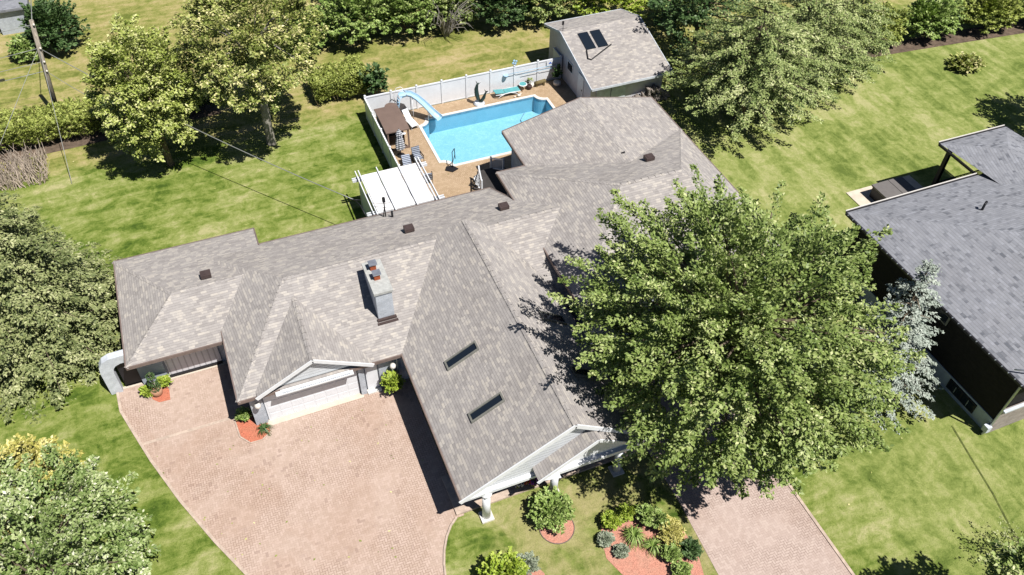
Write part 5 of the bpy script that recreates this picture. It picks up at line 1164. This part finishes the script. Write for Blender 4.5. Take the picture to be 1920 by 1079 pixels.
def railing(a, b, z0, z1, label, h=0.95):
    t = thing('stair_railing', (a[0], a[1], z0), label, 'railing', 'white railings at the rear steps'); q = MB()
    A = Vector((a[0], a[1], z0)); Bv = Vector((b[0], b[1], z1)); up = Vector((0, 0, h))
    q.beam(A+up, Bv+up, 0.08, 0.06); q.beam(A+Vector((0, 0, 0.12)), Bv+Vector((0, 0, 0.12)), 0.06, 0.05); n = int((Bv-A).length/0.13)
    for i in range(n+1): p = A.lerp(Bv, i/n); q.beam(p+Vector((0, 0, 0.1)), p+up, 0.035, 0.035)
    q.build('balusters', M['vinyl'], t)
    for p in (A, Bv): q = MB(); q.beam(p, p+Vector((0, 0, h+0.12)), 0.1, 0.1); q.build('post', M['vinyl'], t)
railing((15.25, 42.1), (14.75, 40.2), 0.35, 0.75, 'white baluster railing of the rear steps beside the white armchair')
railing((16.35, 42.75), (16.75, 41.5), 0.35, 1.0, 'white baluster railing under the rear wing eave corner')
MB().slab([(14.75, 38.5), (17.2, 38.5), (17.2, 42.6), (15.3, 42.6)], 0.03, 0.6).build('rear_deck', M['deck'], kind='structure')

wp = thing('woodpile', (30.4, 46.2, 0), 'stack of grey firewood against the front of the shed', 'woodpile'); rg = random.Random(3)
for i in range(64):
    x = rg.uniform(29.0, 32.2); z = 0.12+rg.random()*1.25*(1-abs(x-30.6)/2.2); y = 46.55+rg.uniform(-0.1, 0.1); r = rg.uniform(0.09, 0.15)
    q = MB(); q.tube([(x, y-0.25, z), (x+rg.uniform(-.08, .08), y+0.25, z+rg.uniform(-.05, .05))], r, 6); q.build('log', M['firewood'], wp)

# ------------------------------------------------------------------ utility pole and wires
up_ = thing('utility_pole', (-10.34, 59.6, 0), 'leaning weathered wooden utility pole behind the left hedge', 'utility pole')
PB = Vector((-10.4, 59.6, 0)); PT = Vector((-9.55, 59.6, 7.6)); pat = lambda z: PB.lerp(PT, z/7.6)
MB().tube([PB, PT], [0.19, 0.14], 12).build('pole', M['pole'], up_)
q = MB()
for z in (7.3, 5.6, 4.6, 3.9): p = pat(z); q.lathe((p.x+0.1, p.y-0.18, p.z), [(0.05, 0), (0.08, 0.06), (0.03, 0.14)], 8)
q.build('insulator', M['pot_white'], up_)
def sag(a, b, s, n=18): a = Vector(a); b = Vector(b); return [a.lerp(b, i/n)-Vector((0, 0, s*4*(i/n)*(1-i/n))) for i in range(n+1)]
def cable(a, b, s, r, label, mat='wire', name='cable'):
    m = MB(); m.tube(sag(a, b, s), r, 5); return tag(m.build(name, M[mat]), label, 'cable')
cable(pat(5.6), (6.45, 39.5, 3.2), 0.5, 0.028, 'long service cable from the pole across the back lawn to the house')
cable(pat(3.9), (-4.2, 52.0, 3.0), 0.3, 0.02, 'short cable from the pole into the nearer linden crown')
cable(pat(7.3), (-40, 60.5, 7.2), 0.8, 0.02, 'highest cable leaving the pole to the left')
cable(pat(5.6), (-40, 60.2, 5.4), 0.8, 0.02, 'second highest cable leaving the pole to the left')
cable(pat(4.6), (-40, 60.0, 4.3), 0.6, 0.02, 'third cable leaving the pole to the left')
cable(pat(3.9), (-40, 59.9, 3.6), 0.6, 0.024, 'lowest cable leaving the pole to the left, with black splice')
q = MB(); q.tube([(-12.6, 59.62, 3.80), (-13.9, 59.64, 3.72)], 0.07, 8); tag(q.build('cable_splice', M['wire_dark']), 'black splice sleeve hanging on the lowest left cable', 'cable splice')
cable(pat(5.6), (-9.9, 51.6, 0.0), 0.0, 0.02, 'straight guy wire from the pole down to the back lawn', name='guy_wire')
cable(pat(5.7), (-15.5, 52.4, 0.0), 0.0, 0.018, 'straight guy wire slanting left from the pole to the twig bush', name='guy_wire')
cable(pat(7.4), (-10.2, 100, 8.0), 0.5, 0.03, 'cable running from the pole top towards the far houses')
bk = MB(); bk.tube([(6.45, 39.5, 3.2), (6.6, 38.9, 3.25), (6.7, 38.0, 3.1)], 0.03, 6); bk.tube([(6.2, 39.6, 3.25), (6.75, 39.4, 3.2)], 0.03, 6); tag(bk.build('cable_bracket', M['dark']), 'black bracket where the service cable meets the house', 'bracket')
fs = thing('far_shed', (-12.5, 73.5, 0), 'sliver of a pale far shed beside the pole at the top edge', 'shed')
B(-14.2, -11.8, 73.6, 76.4, 0, 2.0).build('wall', M['wall'], fs); q = MB(); q.box(-14.4, -11.6, 73.3, 76.7, 2.0, 2.2); q.build('roof', M['roof_grey'], fs)
# wheel-width drainage line in the right lawn
ln = MB()
P_ = [(31.1, 14.9), (30.6, 12.9), (30.15, 11.0), (29.5, 9.0), (29.0, 7.0)]
for a, b in zip(P_[:-1], P_[1:]): ln.beam((*a, 0.0), (*b, 0.0), 0.09, 0.03)
ln.build('lawn_seam', worn('worn_turf', (0.10, 0.125, 0.03), 0.95, var=0.5), kind='structure')

# pool hose lying on the floor, loose leaves on drive and lawn
hs = MB(); hs.tube([(21.9, 50.1, -1.18), (21.3, 49.4, -1.18), (21.2, 48.6, -1.18), (21.8, 48.0, -1.18), (22.6, 47.9, -1.18), (22.9, 47.3, -1.18)], 0.025, 6); tag(hs.build('pool_hose', M['metal']), 'thin pale hose curled on the pool floor at the right end', 'hose')
lf = []
Cx = np.stack([np.concatenate([rng.uniform(-8, 5, 90), rng.uniform(-14, 26, 160), rng.uniform(22, 31, 60)]), np.concatenate([rng.uniform(10, 27, 90), rng.uniform(10, 56, 160), rng.uniform(8, 40, 60)]), np.full(310, 0.035)], 1)
lf.append(leaves('l', Cx, np.tile([1.0, 0.2, 0.0], (310, 1)), None, None, n=1, L=0.5, W=0.5, T=0.0, leaf=0.12, up=3.0))
Vl, Tl = lf[0]; Vl[:, 2] = np.clip(Vl[:, 2], 0.03, 0.09)
leafmesh('fallen_leaves', [(Vl, Tl)], M['linden2'], None, kind='stuff', label='small pale leaves fallen on lawn and paving')
